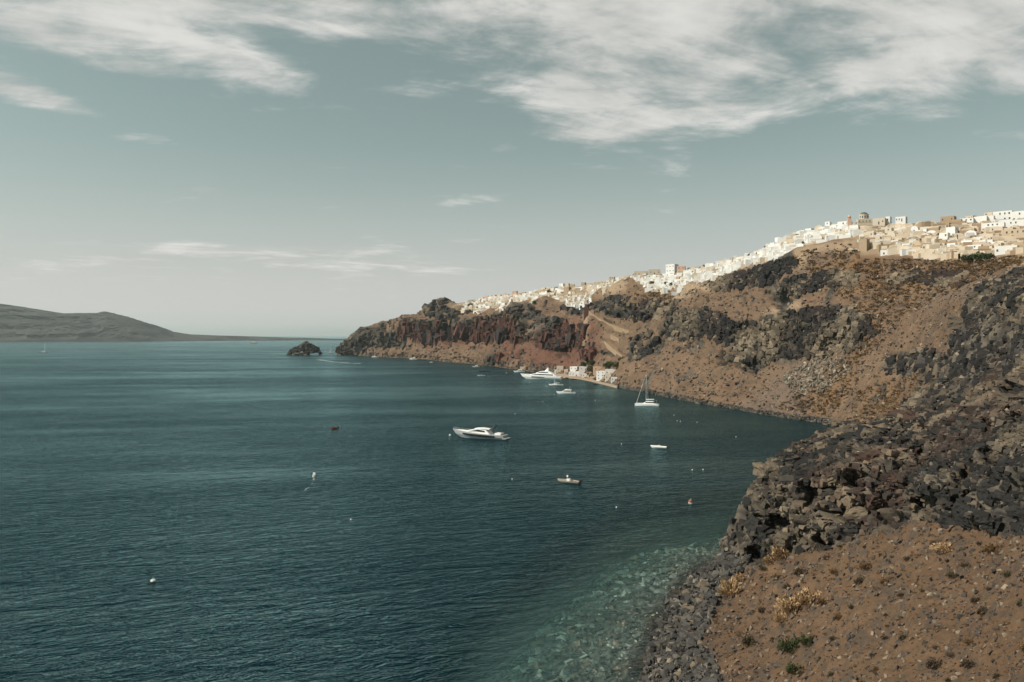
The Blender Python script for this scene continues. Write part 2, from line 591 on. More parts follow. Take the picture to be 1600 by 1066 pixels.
def line_mask(lines, width):
    out = np.zeros(_gx.shape)
    for pts in lines:
        for (x1, y1), (x2, y2) in zip(pts, pts[1:]):
            ll = (x2 - x1) ** 2 + (y2 - y1) ** 2 + 1e-9
            t = np.clip(((_gx - x1) * (x2 - x1) + (_gy - y1) * (y2 - y1)) / ll, 0, 1)
            d = np.hypot(_gx - x1 - t * (x2 - x1), _gy - y1 - t * (y2 - y1))
            out = np.maximum(out, np.clip(1.5 - d / width, 0, 1))
    return out


def box(x0, y0, x1, y1):
    return [(x0, y0), (x1, y0), (x1, y1), (x0, y1)]


PATHS = [[(918, 484), (935, 497), (955, 508), (986, 519)], [(957, 524), (970, 531)], [(947, 535), (960, 546), (975, 558)]]
M_ROCK = poly_mask([
    [(1035, 520), (1060, 490), (1110, 482), (1150, 505), (1200, 498), (1250, 483), (1310, 478), (1355, 492), (1372, 522), (1340, 545),
     (1270, 556), (1210, 562), (1180, 582), (1160, 578), (1150, 548), (1110, 528), (1050, 530)],
    [(1108, 448), (1150, 418), (1240, 402), (1248, 414), (1210, 440), (1150, 452)],
    [(1215, 462), (1230, 436), (1300, 424), (1345, 428), (1340, 446), (1290, 446), (1250, 462)],
    [(925, 478), (960, 462), (1020, 470), (1062, 470), (1050, 492), (1000, 502), (960, 496)],
    [(1390, 442), (1400, 428), (1440, 424), (1440, 440)], [(1445, 438), (1455, 422), (1515, 424), (1505, 446), (1460, 446)],
    [(1385, 585), (1390, 562), (1450, 545), (1480, 555), (1450, 580)],
    [(1480, 545), (1510, 480), (1540, 440), (1610, 415), (1900, 300), (1900, 800), (1600, 835), (1440, 812), (1300, 850), (1160, 885),
     (1135, 860), (1145, 790), (1172, 716), (1280, 664), (1330, 660), (1360, 668), (1400, 640), (1440, 600)],
    # cape
    [(520, 560), (530, 545), (560, 522), (600, 512), (600, 530), (570, 545), (562, 560)],
    box(590, 522, 634, 540),
    [(625, 524), (630, 499), (720, 503), (757, 494), (812, 495), (808, 524), (785, 530), (720, 532), (680, 533)],
    [(792, 505), (795, 478), (830, 476), (850, 500), (835, 512)], [(840, 546), (850, 520), (892, 515), (918, 510), (908, 545), (870, 548)],
    [(800, 535), (805, 520), (830, 520), (832, 532)], [(668, 492), (690, 482), (735, 476), (745, 482), (700, 500)],
    [(665, 480), (685, 470), (722, 466), (722, 478), (680, 490)], [(852, 498), (885, 496), (885, 516), (850, 518)],
    box(762, 558, 785, 570), [(880, 478), (930, 470), (930, 490), (890, 492)],
    [(985, 560), (1000, 545), (1030, 530), (1030, 545), (1000, 562)], [(980, 528), (1020, 520), (990, 545)],
    box(910, 548, 930, 558), box(940, 545, 955, 552),
], 6)
M_RED = poly_mask([
    [(622, 526), (630, 508), (720, 512), (757, 500), (812, 500), (810, 530), (785, 540), (720, 540), (660, 540)],
    [(820, 560), (838, 530), (880, 505), (920, 490), (945, 512), (930, 560), (880, 575), (840, 578)],
    [(770, 560), (790, 530), (830, 530), (830, 575)],
    [(1205, 528), (1215, 517), (1320, 516), (1320, 527)], [(1195, 720), (1230, 690), (1300, 665), (1320, 690), (1260, 730)]], 7)
M_PALE = poly_mask([
    [(1195, 500), (1210, 478), (1250, 472), (1255, 482), (1215, 505)], [(1040, 470), (1060, 452), (1105, 446), (1110, 458), (1070, 472)],
    [(1245, 420), (1250, 395), (1300, 385), (1350, 372), (1360, 398), (1300, 402)], [(935, 460), (945, 445), (990, 440), (985, 458)],
    [(1545, 415), (1575, 398), (1620, 385), (1620, 420)], [(900, 535), (912, 505), (925, 490), (930, 500), (915, 545)],
    box(1455, 440, 1485, 449), box(860, 582, 960, 604)], 5)
M_GREY = poly_mask([[(1240, 440), (1270, 402), (1330, 398), (1300, 420)], [(1440, 460), (1545, 428), (1560, 445), (1460, 480)], [(1150, 640), (1230, 560), (1290, 545), (1300, 600), (1240, 650)]], 10)
M_BUSH = poly_mask([
    [(1230, 640), (1300, 580), (1360, 540), (1420, 480), (1540, 420), (1600, 400), (1250, 402), (1350, 480), (1330, 600), (1280, 655)],
    [(1000, 470), (1040, 462), (1050, 478), (1010, 480)], [(1340, 660), (1350, 620), (1440, 590), (1440, 650)],
    [(1160, 890), (1200, 850), (1240, 850), (1220, 880)]], 20)
M_BEACH = poly_mask([[(900, 1120), (990, 1040), (1030, 960), (1060, 915), (1100, 885), (1140, 860), (1180, 872), (1150, 900), (1115, 950), (1095, 1000), (1130, 1070), (1150, 1120)]], 12)
M_SHOREROCK = line_mask([[(925, 598), (960, 606), (1010, 616), (1060, 626), (1120, 637), (1180, 648), (1240, 657), (1300, 662)]], 5.5)
M_TOWN = poly_mask([[(700, 480), (735, 462), (790, 452), (870, 440), (940, 436), (985, 422), (1050, 408), (1150, 402), (1190, 388),
                     (1240, 356), (1340, 335), (1900, 310), (1900, 400), (1600, 398), (1500, 404), (1345, 402), (1340, 378), (1300, 378), (1240, 396), (1190, 412), (1060, 450), (1010, 452), (985, 434), (930, 456), (905, 480), (885, 476), (850, 466), (800, 478), (760, 488)]], 4)
def ring(cx, cy, rx, ry):
    return [(cx + rx * math.cos(a), cy + ry * math.sin(a)) for a in [2 * math.pi * k / 12 for k in range(12)]]


M_CAVE = poly_mask([ring(1312, 790, 22, 24), ring(1185, 866, 16, 14), ring(1368, 792, 18, 16), ring(1280, 838, 12, 16), ring(1222, 822, 12, 18), ring(1345, 752, 10, 18), ring(1455, 790, 20, 16),
                    ring(1510, 760, 14, 30), ring(1262, 770, 8, 22), ring(1545, 690, 14, 40), ring(1420, 690, 20, 10), ring(1585, 600, 14, 60), ring(1480, 640, 26, 9), ring(1205, 760, 9, 16),
                    ring(1395, 655, 26, 9), ring(1400, 575, 30, 9), ring(1335, 640, 10, 8), ring(1255, 715, 16, 7)], 4)
M_CRACK = line_mask([[(1240, 720), (1250, 780), (1245, 850)], [(1290, 700), (1300, 760)], [(1335, 690), (1340, 740), (1330, 820)], [(1390, 700), (1385, 800)], [(1430, 690), (1440, 800)], [(1180, 740), (1195, 800), (1190, 850)],
                     [(1490, 620), (1500, 700), (1490, 800)], [(1540, 560), (1550, 640)], [(1180, 815), (1300, 800), (1430, 770)], [(1200, 775), (1320, 755), (1420, 735)]], 3.5)
M_PATH = line_mask(PATHS, 3.0)
M_PORT = poly_mask([box(862, 560, 968, 606)], 4)


def look(mask, px, py):
    x = np.clip((px - 500) / MS, 0, mask.shape[1] - 1.001)
    y = np.clip((py - 320) / MS, 0, mask.shape[0] - 1.001)
    x0, y0 = x.astype(int), y.astype(int)
    fx, fy = x - x0, y - y0
    return (mask[y0, x0] * (1 - fx) * (1 - fy) + mask[y0, x0 + 1] * fx * (1 - fy)
            + mask[y0 + 1, x0] * (1 - fx) * fy + mask[y0 + 1, x0 + 1] * fx * fy)


EARTH_NEAR = np.array([0.122, 0.075, 0.044])
EARTH_FAR = np.array([0.162, 0.106, 0.068])
ROCK_DARK = np.array([0.055, 0.050, 0.044])
ROCK_TAN = np.array([0.160, 0.126, 0.088])
RED = np.array([0.130, 0.058, 0.040])
PALE = np.array([0.34, 0.25, 0.165])
GREY = np.array([0.150, 0.112, 0.086])
BUSH = np.array([0.190, 0.105, 0.044])
SEABED = np.array([0.20, 0.205, 0.175])


def section_mesh(c_lo, c_hi, cstep, rows, r0, r1):
    cols = np.arange(c_lo, c_hi + .01, cstep)
    nc = len(cols)
    P = np.zeros((rows, nc, 3))
    for j, c in enumerate(cols):
        ci = min((c - PX0) / PSTEP, len(GX) - 1.001)
        c0 = int(ci)
        fr = ci - c0
        Yc = (NY[:, c0] * (1 - fr) + NY[:, c0 + 1] * fr)[r0:r1]
        Zc = (NZ[:, c0] * (1 - fr) + NZ[:, c0 + 1] * fr)[r0:r1]
        # round the corners between the sections
        t = np.linspace(0, len(Yc) - 1, len(Yc) * 40)
        yd = np.interp(t, np.arange(len(Yc)), Yc)
        zd = np.interp(t, np.arange(len(Yc)), Zc)
        kk = np.hanning(27)
        kk /= kk.sum()
        yd = np.convolve(np.pad(yd, 13, 'edge'), kk, 'valid')
        zd = np.convolve(np.pad(zd, 13, 'edge'), kk, 'valid')
        pyd = HZ - (zd - H) * F / yd
        rowi = t[1:] + r0
        lw = np.where(rowi < 7, .55, np.where(rowi < 10, .10, np.where(rowi < 17.2, .34, .06)))
        wgt = np.hypot(np.diff(pyd), lw * F * np.hypot(np.diff(yd), np.diff(zd)) / yd[1:])
        s = np.concatenate([[0], np.cumsum(wgt)])
        q = np.linspace(0, s[-1], rows)
        P[:, j, 1] = np.interp(q, s, yd)
        P[:, j, 2] = np.interp(q, s, zd)
        P[:, j, 0] = (c - 800) / F * P[:, j, 1]
    du = np.gradient(P, axis=1)
    dv = np.gradient(P, axis=0)
    N = np.cross(du, dv)
    N /= np.linalg.norm(N, axis=2, keepdims=True) + 1e-9
    if N[..., 2].mean() < 0:
        N = -N
    V = P.reshape(-1, 3)
    N = N.reshape(-1, 3)
    Y = V[:, 1]
    px0 = 800 + F * V[:, 0] / Y
    py0 = HZ - (V[:, 2] - H) * F / Y
    sc = Y / 400.0                      # ground metres per pixel, relative
    # ragged outlines for the patches
    W = np.stack([px0, py0 * 1.6, np.zeros_like(px0)], 1)
    jx = fbm(W / 34, 4, 3) * 17
    jy = fbm(W / 34 + 31, 4, 9) * 12
    pxj, pyj = px0 + jx, py0 + jy
    rock, red, pale = look(M_ROCK, pxj, pyj), look(M_RED, pxj, pyj), look(M_PALE, pxj, pyj)
    grey, bush, beach = look(M_GREY, pxj, pyj), look(M_BUSH, pxj, pyj), look(M_BEACH, pxj, pyj)
    shore = look(M_SHOREROCK, px0 + jx * .5, py0 + jy * .5)
    town, path = look(M_TOWN, px0 + jx * .3, py0 + jy * .3), look(M_PATH, px0, py0)
    port = look(M_PORT, px0, py0)
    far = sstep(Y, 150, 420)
    vis_front = V[:, 1] < np.interp(px0, GX, NY[7])     # near shore part of the net
    near = vis_front.astype(float)
    # scattered outcrops outside the painted bands
    oc = by_level(lambda q: fbm(q * np.array([1, 1, 1.6]), 4, 21), V, 24 * np.clip(sc, .25, 4))
    extra = sstep(oc, 0.24, 0.40) * (1 - town) * (1 - path) * (1 - port) * (0.9 * far)
    rock = np.maximum(rock, extra * .9)
    # earth pockets on the ledges inside the rock bands
    pocket = sstep(by_level(lambda q: fbm(q + 50, 4, 33), V, 9 * np.clip(sc, .3, 4)) + 0.9 * (N[:, 2] - 0.66), 0.02, 0.3)
    rock = rock * (1 - 0.75 * pocket * (1 - near * 0.5))
    rock *= (1 - town * .9) * (1 - path) * (1 - port)
    rock = sstep(rock, 0.15, 0.75)
    # --- relief
    D = np.zeros(len(V))
    hN = N.copy()
    hN[:, 2] *= 0.85
    hN /= np.linalg.norm(hN, axis=1, keepdims=True) + 1e-9
    calm = (1 - .93 * town) * (1 - .95 * path) * (1 - .99 * port)
    under = V[:, 2] < -0.2
    big = fbm(V / np.array([70, 70, 120.]), 3, 41) * 7 * far
    gully = fbm(np.stack([V[:, 0] / 22, V[:, 1] / 26, V[:, 2] / 130], 1) , 3, 44, ridged=True) * 7.5 * sstep(Y, 350, 900)
    butt = fbm(np.stack([V[:, 0] / 34, V[:, 1] / 46, V[:, 2] / 160], 1), 3, 46) * 20 * sstep(Y, 900, 1100) * sstep(look(M_ROCK, px0, py0) + red * .6, .2, .8)
    D += (big + gully + butt) * calm * sstep(V[:, 2], -4, 10)
    fine = by_level(lambda q: fbm(q, 5, 52, 0.6), V, np.clip(6 * sc, 1.4, 22))
    D += fine * np.clip(2.2 * sc, .55, 6.0) * calm * np.where(under, .3, 1)
    # rock faces: ledges and blocks
    idx = np.nonzero(rock > 0.02)[0]
    crack_dark = np.zeros(len(V))
    blocktone = np.zeros(len(V))
    if len(idx):
        Q = V[idx] + 0.0
        k = np.clip(sc[idx], 0.34, 4)
        wob = by_level(lambda q: fbm(q, 3, 61), Q, 8 * k)
        lv = (Q[:, 2] + wob * 3 * k + 0.12 * Q[:, 0]) / (3.1 * k)
        fr = lv - np.floor(lv)
        ledge = (1 - fr) ** 1.3 - .45
        dd = ledge * 1.05 * k
        for (s_, a_, t_, cr, sd) in ((22.0, 3.2, 3.4, 1.6, 70), (9.0, 1.9, 2.4, 1.2, 71), (3.6, .9, 1.4, .8, 72), (1.5, .4, .6, .4, 73)):
            off, tilt, crack = by_level(lambda q: blocks(q * np.array([1, 1, 1.35]), sd), Q + wob[:, None] * .25 * s_, s_ * k, False)
            gap = np.exp(-crack / 0.07)
            dd += (off * a_ + tilt * t_ - gap * cr) * k
            crack_dark[idx] += gap * (.5 if s_ < 2 else .8)
            blocktone[idx] += off * (0.5 if s_ > 3 else 0.35)
        cave = sstep(by_level(lambda q: fbm(q * np.array([1, 1, .8]), 3, 81), Q, 7.5 * k), 0.30, 0.5)
        dd -= cave * 7.5 * k * (.4 + .6 * near[idx])
        D[idx] += (.8 + .9 * near[idx]) * dd * rock[idx] * (.4 + .6 * sstep(Y[idx], 60, 115)) * (.45 + .55 * sstep(1 - N[idx, 2], .15, .5))
    # hollows and joints in the near rock, cut away from the sea
    hole = (sstep(look(M_CAVE, px0 + jx * .35, py0 + jy * .35), .2, .9) * 4.2 + look(M_CRACK, px0 + jx * .5, py0 + jy * .5) * 1.5) * near * sstep(V[:, 2], .5, 3) * sstep(Y, 60, 90)
    D += fbm(V / np.array([5.0, 8.0, 6.0]), 4, 141) * .75 * near * (1 - rock) * (V[:, 2] > 1)
    # boulder-strewn beach, shore rim and sea bed
    bm_ = np.maximum(beach * near, np.maximum(shore, under * near * (V[:, 2] > -7)))
    idb = np.nonzero(bm_ > 0.03)[0]
    stone = np.zeros(len(V))
    if len(idb):
        Q = V[idb]
        k = np.clip(sc[idb] * 2.2, .55, 4)
        st = 0
        for (s_, a_, sd) in ((1.9, .34, 91), (0.9, .20, 92)):
            off, tilt, crack = by_level(lambda q: blocks(q, sd), Q, s_ * k, False)
            st = st + (np.minimum(crack, .45) * 1.7 - .3 + off * .4) * a_ * k
            stone[idb] += off * .5
        D[idb] += st * bm_[idb] * np.where(under[idb], .8, 1.0)
    Dg = D.reshape(rows, nc)
    for _ in range(2):
        for ax in (0, 1):
            Dp = np.pad(Dg, [(2, 2) if a == ax else (0, 0) for a in (0, 1)], 'edge')
            sl = lambda o: Dp[o:o + rows] if ax == 0 else Dp[:, o:o + nc]
            Dg = (sl(0) + 2 * sl(1) + 3 * sl(2) + 2 * sl(3) + sl(4)) / 9
    V2 = V + hN * Dg.ravel()[:, None] + hole[:, None] * np.array([.55, .80, -.12])
    # --- colour of the material
    tone = by_level(lambda q: fbm(q, 5, 101, .6), V, np.clip(14 * sc, 3, 60))
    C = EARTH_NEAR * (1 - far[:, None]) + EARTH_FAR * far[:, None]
    C = C * (1 + .38 * tone)[:, None]
    def lay(C, col, m):
        m = np.clip(m, 0, 1)[:, None]
        return C * (1 - m) + col * m
    C = lay(C, GREY, grey * .7)
    grav = by_level(lambda q: fbm(q * np.array([1, 1, 2.2]), 5, 131, .62), V, np.clip(5 * sc, 2, 16))
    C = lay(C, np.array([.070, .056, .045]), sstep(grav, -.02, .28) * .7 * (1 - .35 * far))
    C = lay(C, BUSH, bush * sstep(tone, -.25, .3) * .6)
    C = lay(C, RED, red * (1 - rock) * .75)
    C = lay(C, PALE, pale * .8)
    rk = ROCK_DARK * (1 + .35 * blocktone)[:, None]
    rk = lay(rk, ROCK_TAN * (1 + .3 * blocktone)[:, None], sstep(by_level(lambda q: fbm(q, 3, 111), V, 6 * np.clip(sc, .35, 3)) + .35 * blocktone, -.25, .45) * (.5 + .1 * near))
    rk = lay(rk, RED * .6, red * .8)
    C = lay(C, rk, rock)
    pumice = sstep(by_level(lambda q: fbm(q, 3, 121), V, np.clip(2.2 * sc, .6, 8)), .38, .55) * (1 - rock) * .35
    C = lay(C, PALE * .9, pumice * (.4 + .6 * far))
    C = lay(C, np.array([.085, .080, .072]) * (1 + .6 * stone)[:, None], np.maximum(beach * near, shore) * .92)
    sb = SEABED * (1 + .8 * stone + .3 * tone)[:, None]
    C = lay(C, sb, sstep(-V[:, 2], .15, .9) * near)
    C = lay(C, PALE * .8, path * .5)
    C = lay(C, C * .55, sstep(.75 - V[:, 2], 0, .5) * (V[:, 2] > -.4))
    C = lay(C, np.array([.30, .225, .15]), town * np.where(px0 > 1180, .8, .45))
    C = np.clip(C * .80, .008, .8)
    idxg = np.arange(rows * nc).reshape(rows, nc)
    f4 = np.stack([idxg[:-1, :-1], idxg[:-1, 1:], idxg[1:, 1:], idxg[1:, :-1]], -1).reshape(-1, 4)
    return V2, f4, C


GROUND = vertex_mat('ground_and_rock', 1.6, .34, .95, .7, .25)
GROUND_FAR = vertex_mat('ground_and_rock_far', .5, .34, .95, .8, .8)
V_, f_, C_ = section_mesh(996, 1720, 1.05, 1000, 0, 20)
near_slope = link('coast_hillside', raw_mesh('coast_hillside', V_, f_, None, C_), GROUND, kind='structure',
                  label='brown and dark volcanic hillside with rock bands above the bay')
NEAR_V = V_.reshape(1000, -1, 3)
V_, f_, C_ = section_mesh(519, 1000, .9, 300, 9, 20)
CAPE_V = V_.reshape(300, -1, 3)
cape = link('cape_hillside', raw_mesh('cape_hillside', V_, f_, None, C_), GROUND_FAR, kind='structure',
            label='long reddish cape with cliffs running out into the sea')
V_, f_, C_ = section_mesh(640, 1000, 2.0, 170, 0, 9)
bed = link('sea_bed', raw_mesh('sea_bed', V_, f_, None, C_), GROUND, kind='structure', label='pale stony sea bed under the shallow water')
del V_, f_, C_

# ------------------------------------------------------------------ sea
def sea_sheet():
    xs = np.unique(np.concatenate([-np.geomspace(60, 60000, 40)[::-1], np.arange(-40, 110, .8), np.geomspace(112, 60000, 40)]))
    ys = np.unique(np.concatenate([-np.geomspace(5, 3000, 12)[::-1], np.arange(0, 60, 10), np.arange(60, 232, .8), np.geomspace(233, 90000, 60)]))
    X, Yg = np.meshgrid(xs, ys)
    V = np.stack([X, Yg, np.zeros_like(X)], -1).reshape(-1, 3)
    d = np.full(len(V), 30.0)
    m = (V[:, 1] > 55) & (V[:, 1] < 240) & (V[:, 0] > -45) & (V[:, 0] < 112)
    d[m] = -ground_z(V[m, 0], V[m, 1])
    idx = np.arange(len(V)).reshape(X.shape)
    f4 = np.stack([idx[:-1, :-1], idx[:-1, 1:], idx[1:, 1:], idx[1:, :-1]], -1).reshape(-1, 4)
    me = raw_mesh('sea', V, f4)
    at = me.attributes.new('depth', 'FLOAT', 'POINT')
    at.data.foreach_set('value', d.astype(np.float32))
    return me


wm = bpy.data.materials.new('sea_water')
wm.use_nodes = True
g = NT(wm.node_tree)
g.n.clear()
geo = g.new('ShaderNodeNewGeometry')
sp = g.new('ShaderNodeSeparateXYZ')
g.l.new(geo.outputs['Position'], sp.inputs[0])
X_, Y_ = sp.outputs[0], sp.outputs[1]
def rot(vx, vy, a, sx, sy):
    c, s = math.cos(a), math.sin(a)
    return g.comb(g.m('MULTIPLY', g.m('ADD', g.m('MULTIPLY', vx, c), g.m('MULTIPLY', vy, s)), sx),
                  g.m('MULTIPLY', g.m('SUBTRACT', g.m('MULTIPLY', vy, c), g.m('MULTIPLY', vx, s)), sy), 0.0)
wind = g.noise(rot(X_, Y_, .12, .0022, .0085), 1.0, 5, .55, .4)
gust = g.noise(rot(X_, Y_, .25, .012, .03), 1.0, 4, .55, .3)
h1 = g.noise(rot(X_, Y_, .30, .055, .17), 1.0, 3, .5, .6)
h2 = g.noise(rot(X_, Y_, .45, .26, .62), 1.0, 4, .6, .7)
h3 = g.noise(rot(X_, Y_, .1, 1.1, 1.9), 1.0, 3, .6, .4)
hh = g.m('ADD', g.m('ADD', g.m('MULTIPLY', h1, 1.9), g.m('MULTIPLY', h2, 1.25)), g.m('MULTIPLY', h3, .26))
amp = g.m('ADD', .5, g.m('ADD', g.m('MULTIPLY', g.ss(wind, .36, .62), .55), g.m('MULTIPLY', g.ss(gust, .35, .65), .25)))
bp = g.new('ShaderNodeBump')
bp.inputs['Distance'].default_value = 1.0
g.l.new(amp, bp.inputs['Strength'])
g.l.new(hh, bp.inputs['Height'])
dep = g.new('ShaderNodeAttribute', attribute_name='depth')
d_ = g.m('MAXIMUM', dep.outputs['Fac'], 0.0)
opac = g.m('SUBTRACT', 1.0, g.m('EXPONENT', g.m('MULTIPLY', d_, -0.11)))
opac = g.m('MAXIMUM', g.m('ADD', .06, g.m('MULTIPLY', opac, .94)), g.ss(d_, 6.0, 15.0))
tr = g.new('ShaderNodeBsdfTransparent')
g.l.new(g.comb(g.m('EXPONENT', g.m('MULTIPLY', d_, -.17)), g.m('EXPONENT', g.m('MULTIPLY', d_, -.07)), g.m('EXPONENT', g.m('MULTIPLY', d_, -.08))), tr.inputs[0])
body = g.new('ShaderNodeBsdfDiffuse')
shal = g.ss(d_, 9.5, 1.5)
g.put(body.inputs['Color'], g.mix(shal, (.0009, .0108, .0160), (.030, .068, .066)))
mx = g.new('ShaderNodeMixShader')
g.l.new(opac, mx.inputs[0])
g.l.new(tr.outputs[0], mx.inputs[1])
g.l.new(body.outputs[0], mx.inputs[2])
gl = g.new('ShaderNodeBsdfGlossy')
gl.inputs['Roughness'].default_value = 0.20
gl.inputs['Color'].default_value = (.62, .90, .92, 1)
g.l.new(bp.outputs[0], gl.inputs['Normal'])
fr = g.new('ShaderNodeFresnel')
fr.inputs['IOR'].default_value = 1.333
g.l.new(bp.outputs[0], fr.inputs['Normal'])
mx2 = g.new('ShaderNodeMixShader')
g.l.new(g.m('MINIMUM', g.m('MULTIPLY', g.m('POWER', fr.outputs[0], 1.9), 1.9), 1.0), mx2.inputs[0])
g.l.new(mx.outputs[0], mx2.inputs[1])
g.l.new(gl.outputs[0], mx2.inputs[2])
om = g.new('ShaderNodeOutputMaterial')
g.l.new(mx2.outputs[0], om.inputs['Surface'])
sea_obj = link('sea', sea_sheet(), wm, kind='structure', label='deep teal sea with fine ripples, clear over the shallows')

# ------------------------------------------------------------------ far island and low shore
def far_island():
    sk = [(-500, 440), (-200, 458), (0, 474), (60, 483), (100, 489), (150, 489), (165, 486.5), (180, 489), (205, 496), (230, 504), (255, 512), (270, 518), (300, 522.5),
          (330, 524), (400, 526), (480, 528), (540, 530), (640, 532), (700, 534)]
    cols = np.arange(-500, 700, 1.6)
    top = np.interp(cols, [a for a, _ in sk], [b for _, b in sk])
    yb = np.interp(cols, [-500, 0, 230, 430, 700], [5000, 5500, 5850, 6900, 7200])
    yt = yb + np.interp(cols, [-500, 200, 420, 700], [900, 520, 300, 300])
    rows = 120
    P = np.zeros((rows, len(cols), 3))
    for i in range(rows):
        t = i / (rows - 16)
        if t <= 1:
            yv = yb + (yt - yb) * t
            z = -6 + (H + (HZ - top) / F * yt + 6) * (t ** 0.8)
        else:
            yv = yt + (t - 1) * 6000
            z = (H + (HZ - top) / F * yt) * (1 - 4 * (t - 1))
        P[i, :, 0] = (cols - 800) / F * yv
        P[i, :, 1] = yv
        P[i, :, 2] = z
    V = P.reshape(-1, 3)
    hgt = np.clip(V[:, 2] / 200, 0, 1)
    lay = V[:, 2] + fbm(V / 260, 3, 7) * 28
    st = np.abs((lay / 62) % 1 - .5) * 2
    D = fbm(V * np.array([1 / 160, 1 / 160, 1 / 500]), 4, 3, ridged=True) * 55 + (st - .5) * 45 * (.3 + sstep(fbm(V / 320, 2, 19), -.2, .4)) + fbm(V / 45, 4, 5) * 34
    V2 = V.copy()
    V2[:, 1] -= D * sstep(V[:, 2], 0, 60)
    V2[:, 2] += fbm(V / 120, 3, 9) * 5 * hgt
    C = np.array([.046, .050, .044]) * (1 + .7 * fbm(V / 90, 4, 13))[:, None]
    dk = sstep(.45 * st + 1.1 * fbm(V / np.array([170, 170, 60.]), 4, 15), .12, .45)[:, None] * .8 * (hgt < .85)[:, None]
    C = C * (1 - dk) + np.array([.013, .017, .017]) * dk
    idx = np.arange(len(V)).reshape(rows, len(cols))
    f4 = np.stack([idx[:-1, :-1], idx[:-1, 1:], idx[1:, 1:], idx[1:, :-1]], -1).reshape(-1, 4)
    return raw_mesh('distant_island', V2, f4, None, np.clip(C, .01, .6))


link('distant_island', far_island(), vertex_mat('island_rock', .02, .3, .95, .3, 4.0), kind='structure',
     label='long hazy island hill sinking to a low shore across the water')

# ------------------------------------------------------------------ stones and scrub lying on the slopes
def grid_info(G):
    """for a displaced section grid: normals, photo place, and whether the camera side sees it"""
    du, dv = np.gradient(G, axis=1), np.gradient(G, axis=0)
    N = np.cross(du, dv)
    N /= np.linalg.norm(N, axis=2, keepdims=True) + 1e-9
    if N[..., 2].mean() < 0:
        N = -N
    px = 800 + F * G[..., 0] / G[..., 1]
    py = HZ - (G[..., 2] - H) * F / G[..., 1]
    run = np.minimum.accumulate(py, axis=0)
    vis = py <= run + 1.0
    return N, px, py, vis


NN, NPX, NPY, NVIS = grid_info(NEAR_V)


def pick(n, cond, seed):
    r = np.random.default_rng(seed)
    ii = np.argwhere(cond)
    if len(ii) == 0:
        return np.zeros((0, 2), int)
    return ii[r.integers(0, len(ii), n)]


def ico(sub=0):
    bm = bmesh.new()
    bmesh.ops.create_icosphere(bm, subdivisions=sub + 1, radius=1.0)
    v = np.array([x.co[:] for x in bm.verts])
    bm.faces.ensure_lookup_table()
    f = np.array([[q.index for q in p.verts] for p in bm.faces])
    bm.free()
    return v, f


def rock_templates(k, pts, seed):
    """angular broken stones: hulls of a few random corners"""
    r = np.random.default_rng(seed)
    out = []
    for i in range(k):
        q = r.uniform(-1, 1, (pts, 3))
        ax = r.integers(0, 3, pts)
        q[np.arange(pts), ax] = np.sign(q[np.arange(pts), ax]) * r.uniform(.75, 1, pts)
        q *= r.uniform(.55, 1.15, 3)
        bm = bmesh.new()
        for c in q:
            bm.verts.new(c)
        res = bmesh.ops.convex_hull(bm, input=bm.verts)
        junk = [e for e in res['geom_interior'] if isinstance(e, bmesh.types.BMVert)]
        bmesh.ops.delete(bm, geom=junk, context='VERTS')
        bmesh.ops.triangulate(bm, faces=bm.faces)
        bm.verts.index_update()
        v = np.array([x.co[:] for x in bm.verts])
        f = np.array([[q_.index for q_ in p.verts] for p in bm.faces])
        bm.free()
        out.append((v, f))
    return out


def scrub_templates(k, tris, seed, blade=.30, tall=.75):
    r = np.random.default_rng(seed)
    out = []
    for i in range(k):
        V, T = [], []
        for j in range(tris):
            a = r.uniform(0, 2 * math.pi)
            e = math.acos(r.uniform(0.05, 1))
            rad = r.uniform(.55, 1.0) * (1 + .25 * math.sin(3 * a + i))
            c = np.array([math.cos(a) * math.sin(e), math.sin(a) * math.sin(e), math.cos(e) * tall]) * rad
            d1 = r.normal(size=3) * blade
            d2 = np.array([c[0], c[1], c[2] + .35])
            d2 = d2 / np.linalg.norm(d2) * blade * 1.3 + r.normal(size=3) * blade * .3
            V += [c - d1 * .5, c + d1 * .5, c + d2]
            T.append([3 * j, 3 * j + 1, 3 * j + 2])
        out.append((np.array(V), np.array(T)))
    return out


def rand_rot(n, r, upright=False):
    if upright:
        a = r.uniform(0, 2 * math.pi, n)
        M = np.zeros((n, 3, 3))
        M[:, 0, 0] = M[:, 1, 1] = np.cos(a)
        M[:, 0, 1] = -np.sin(a)
        M[:, 1, 0] = np.sin(a)
        M[:, 2, 2] = 1
        return M
    q = r.normal(size=(n, 4))
    q /= np.linalg.norm(q, axis=1, keepdims=True)
    w_, x, y, z = q.T
    return np.stack([np.stack([1 - 2 * (y * y + z * z), 2 * (x * y - z * w_), 2 * (x * z + y * w_)], -1),
                     np.stack([2 * (x * y + z * w_), 1 - 2 * (x * x + z * z), 2 * (y * z - x * w_)], -1),
                     np.stack([2 * (x * z - y * w_), 2 * (y * z + x * w_), 1 - 2 * (x * x + y * y)], -1)], 1)


def joint_rot(n, r, yaw, dip, jit):
    """blocks of one outcrop share the directions of its joints"""
    a, b, c = r.normal(dip, jit, n), r.normal(0, jit, n), r.normal(yaw, jit * 1.6, n)
    ca, sa, cb, sb, cc, sc_ = np.cos(a), np.sin(a), np.cos(b), np.sin(b), np.cos(c), np.sin(c)
    o, z = np.ones(n), np.zeros(n)
    X = np.stack([np.stack([o, z, z], -1), np.stack([z, ca, -sa], -1), np.stack([z, sa, ca], -1)], 1)
    Y = np.stack([np.stack([cb, z, sb], -1), np.stack([z, o, z], -1), np.stack([-sb, z, cb], -1)], 1)
    Z = np.stack([np.stack([cc, -sc_, z], -1), np.stack([sc_, cc, z], -1), np.stack([z, z, o], -1)], 1)
    return Z @ Y @ X


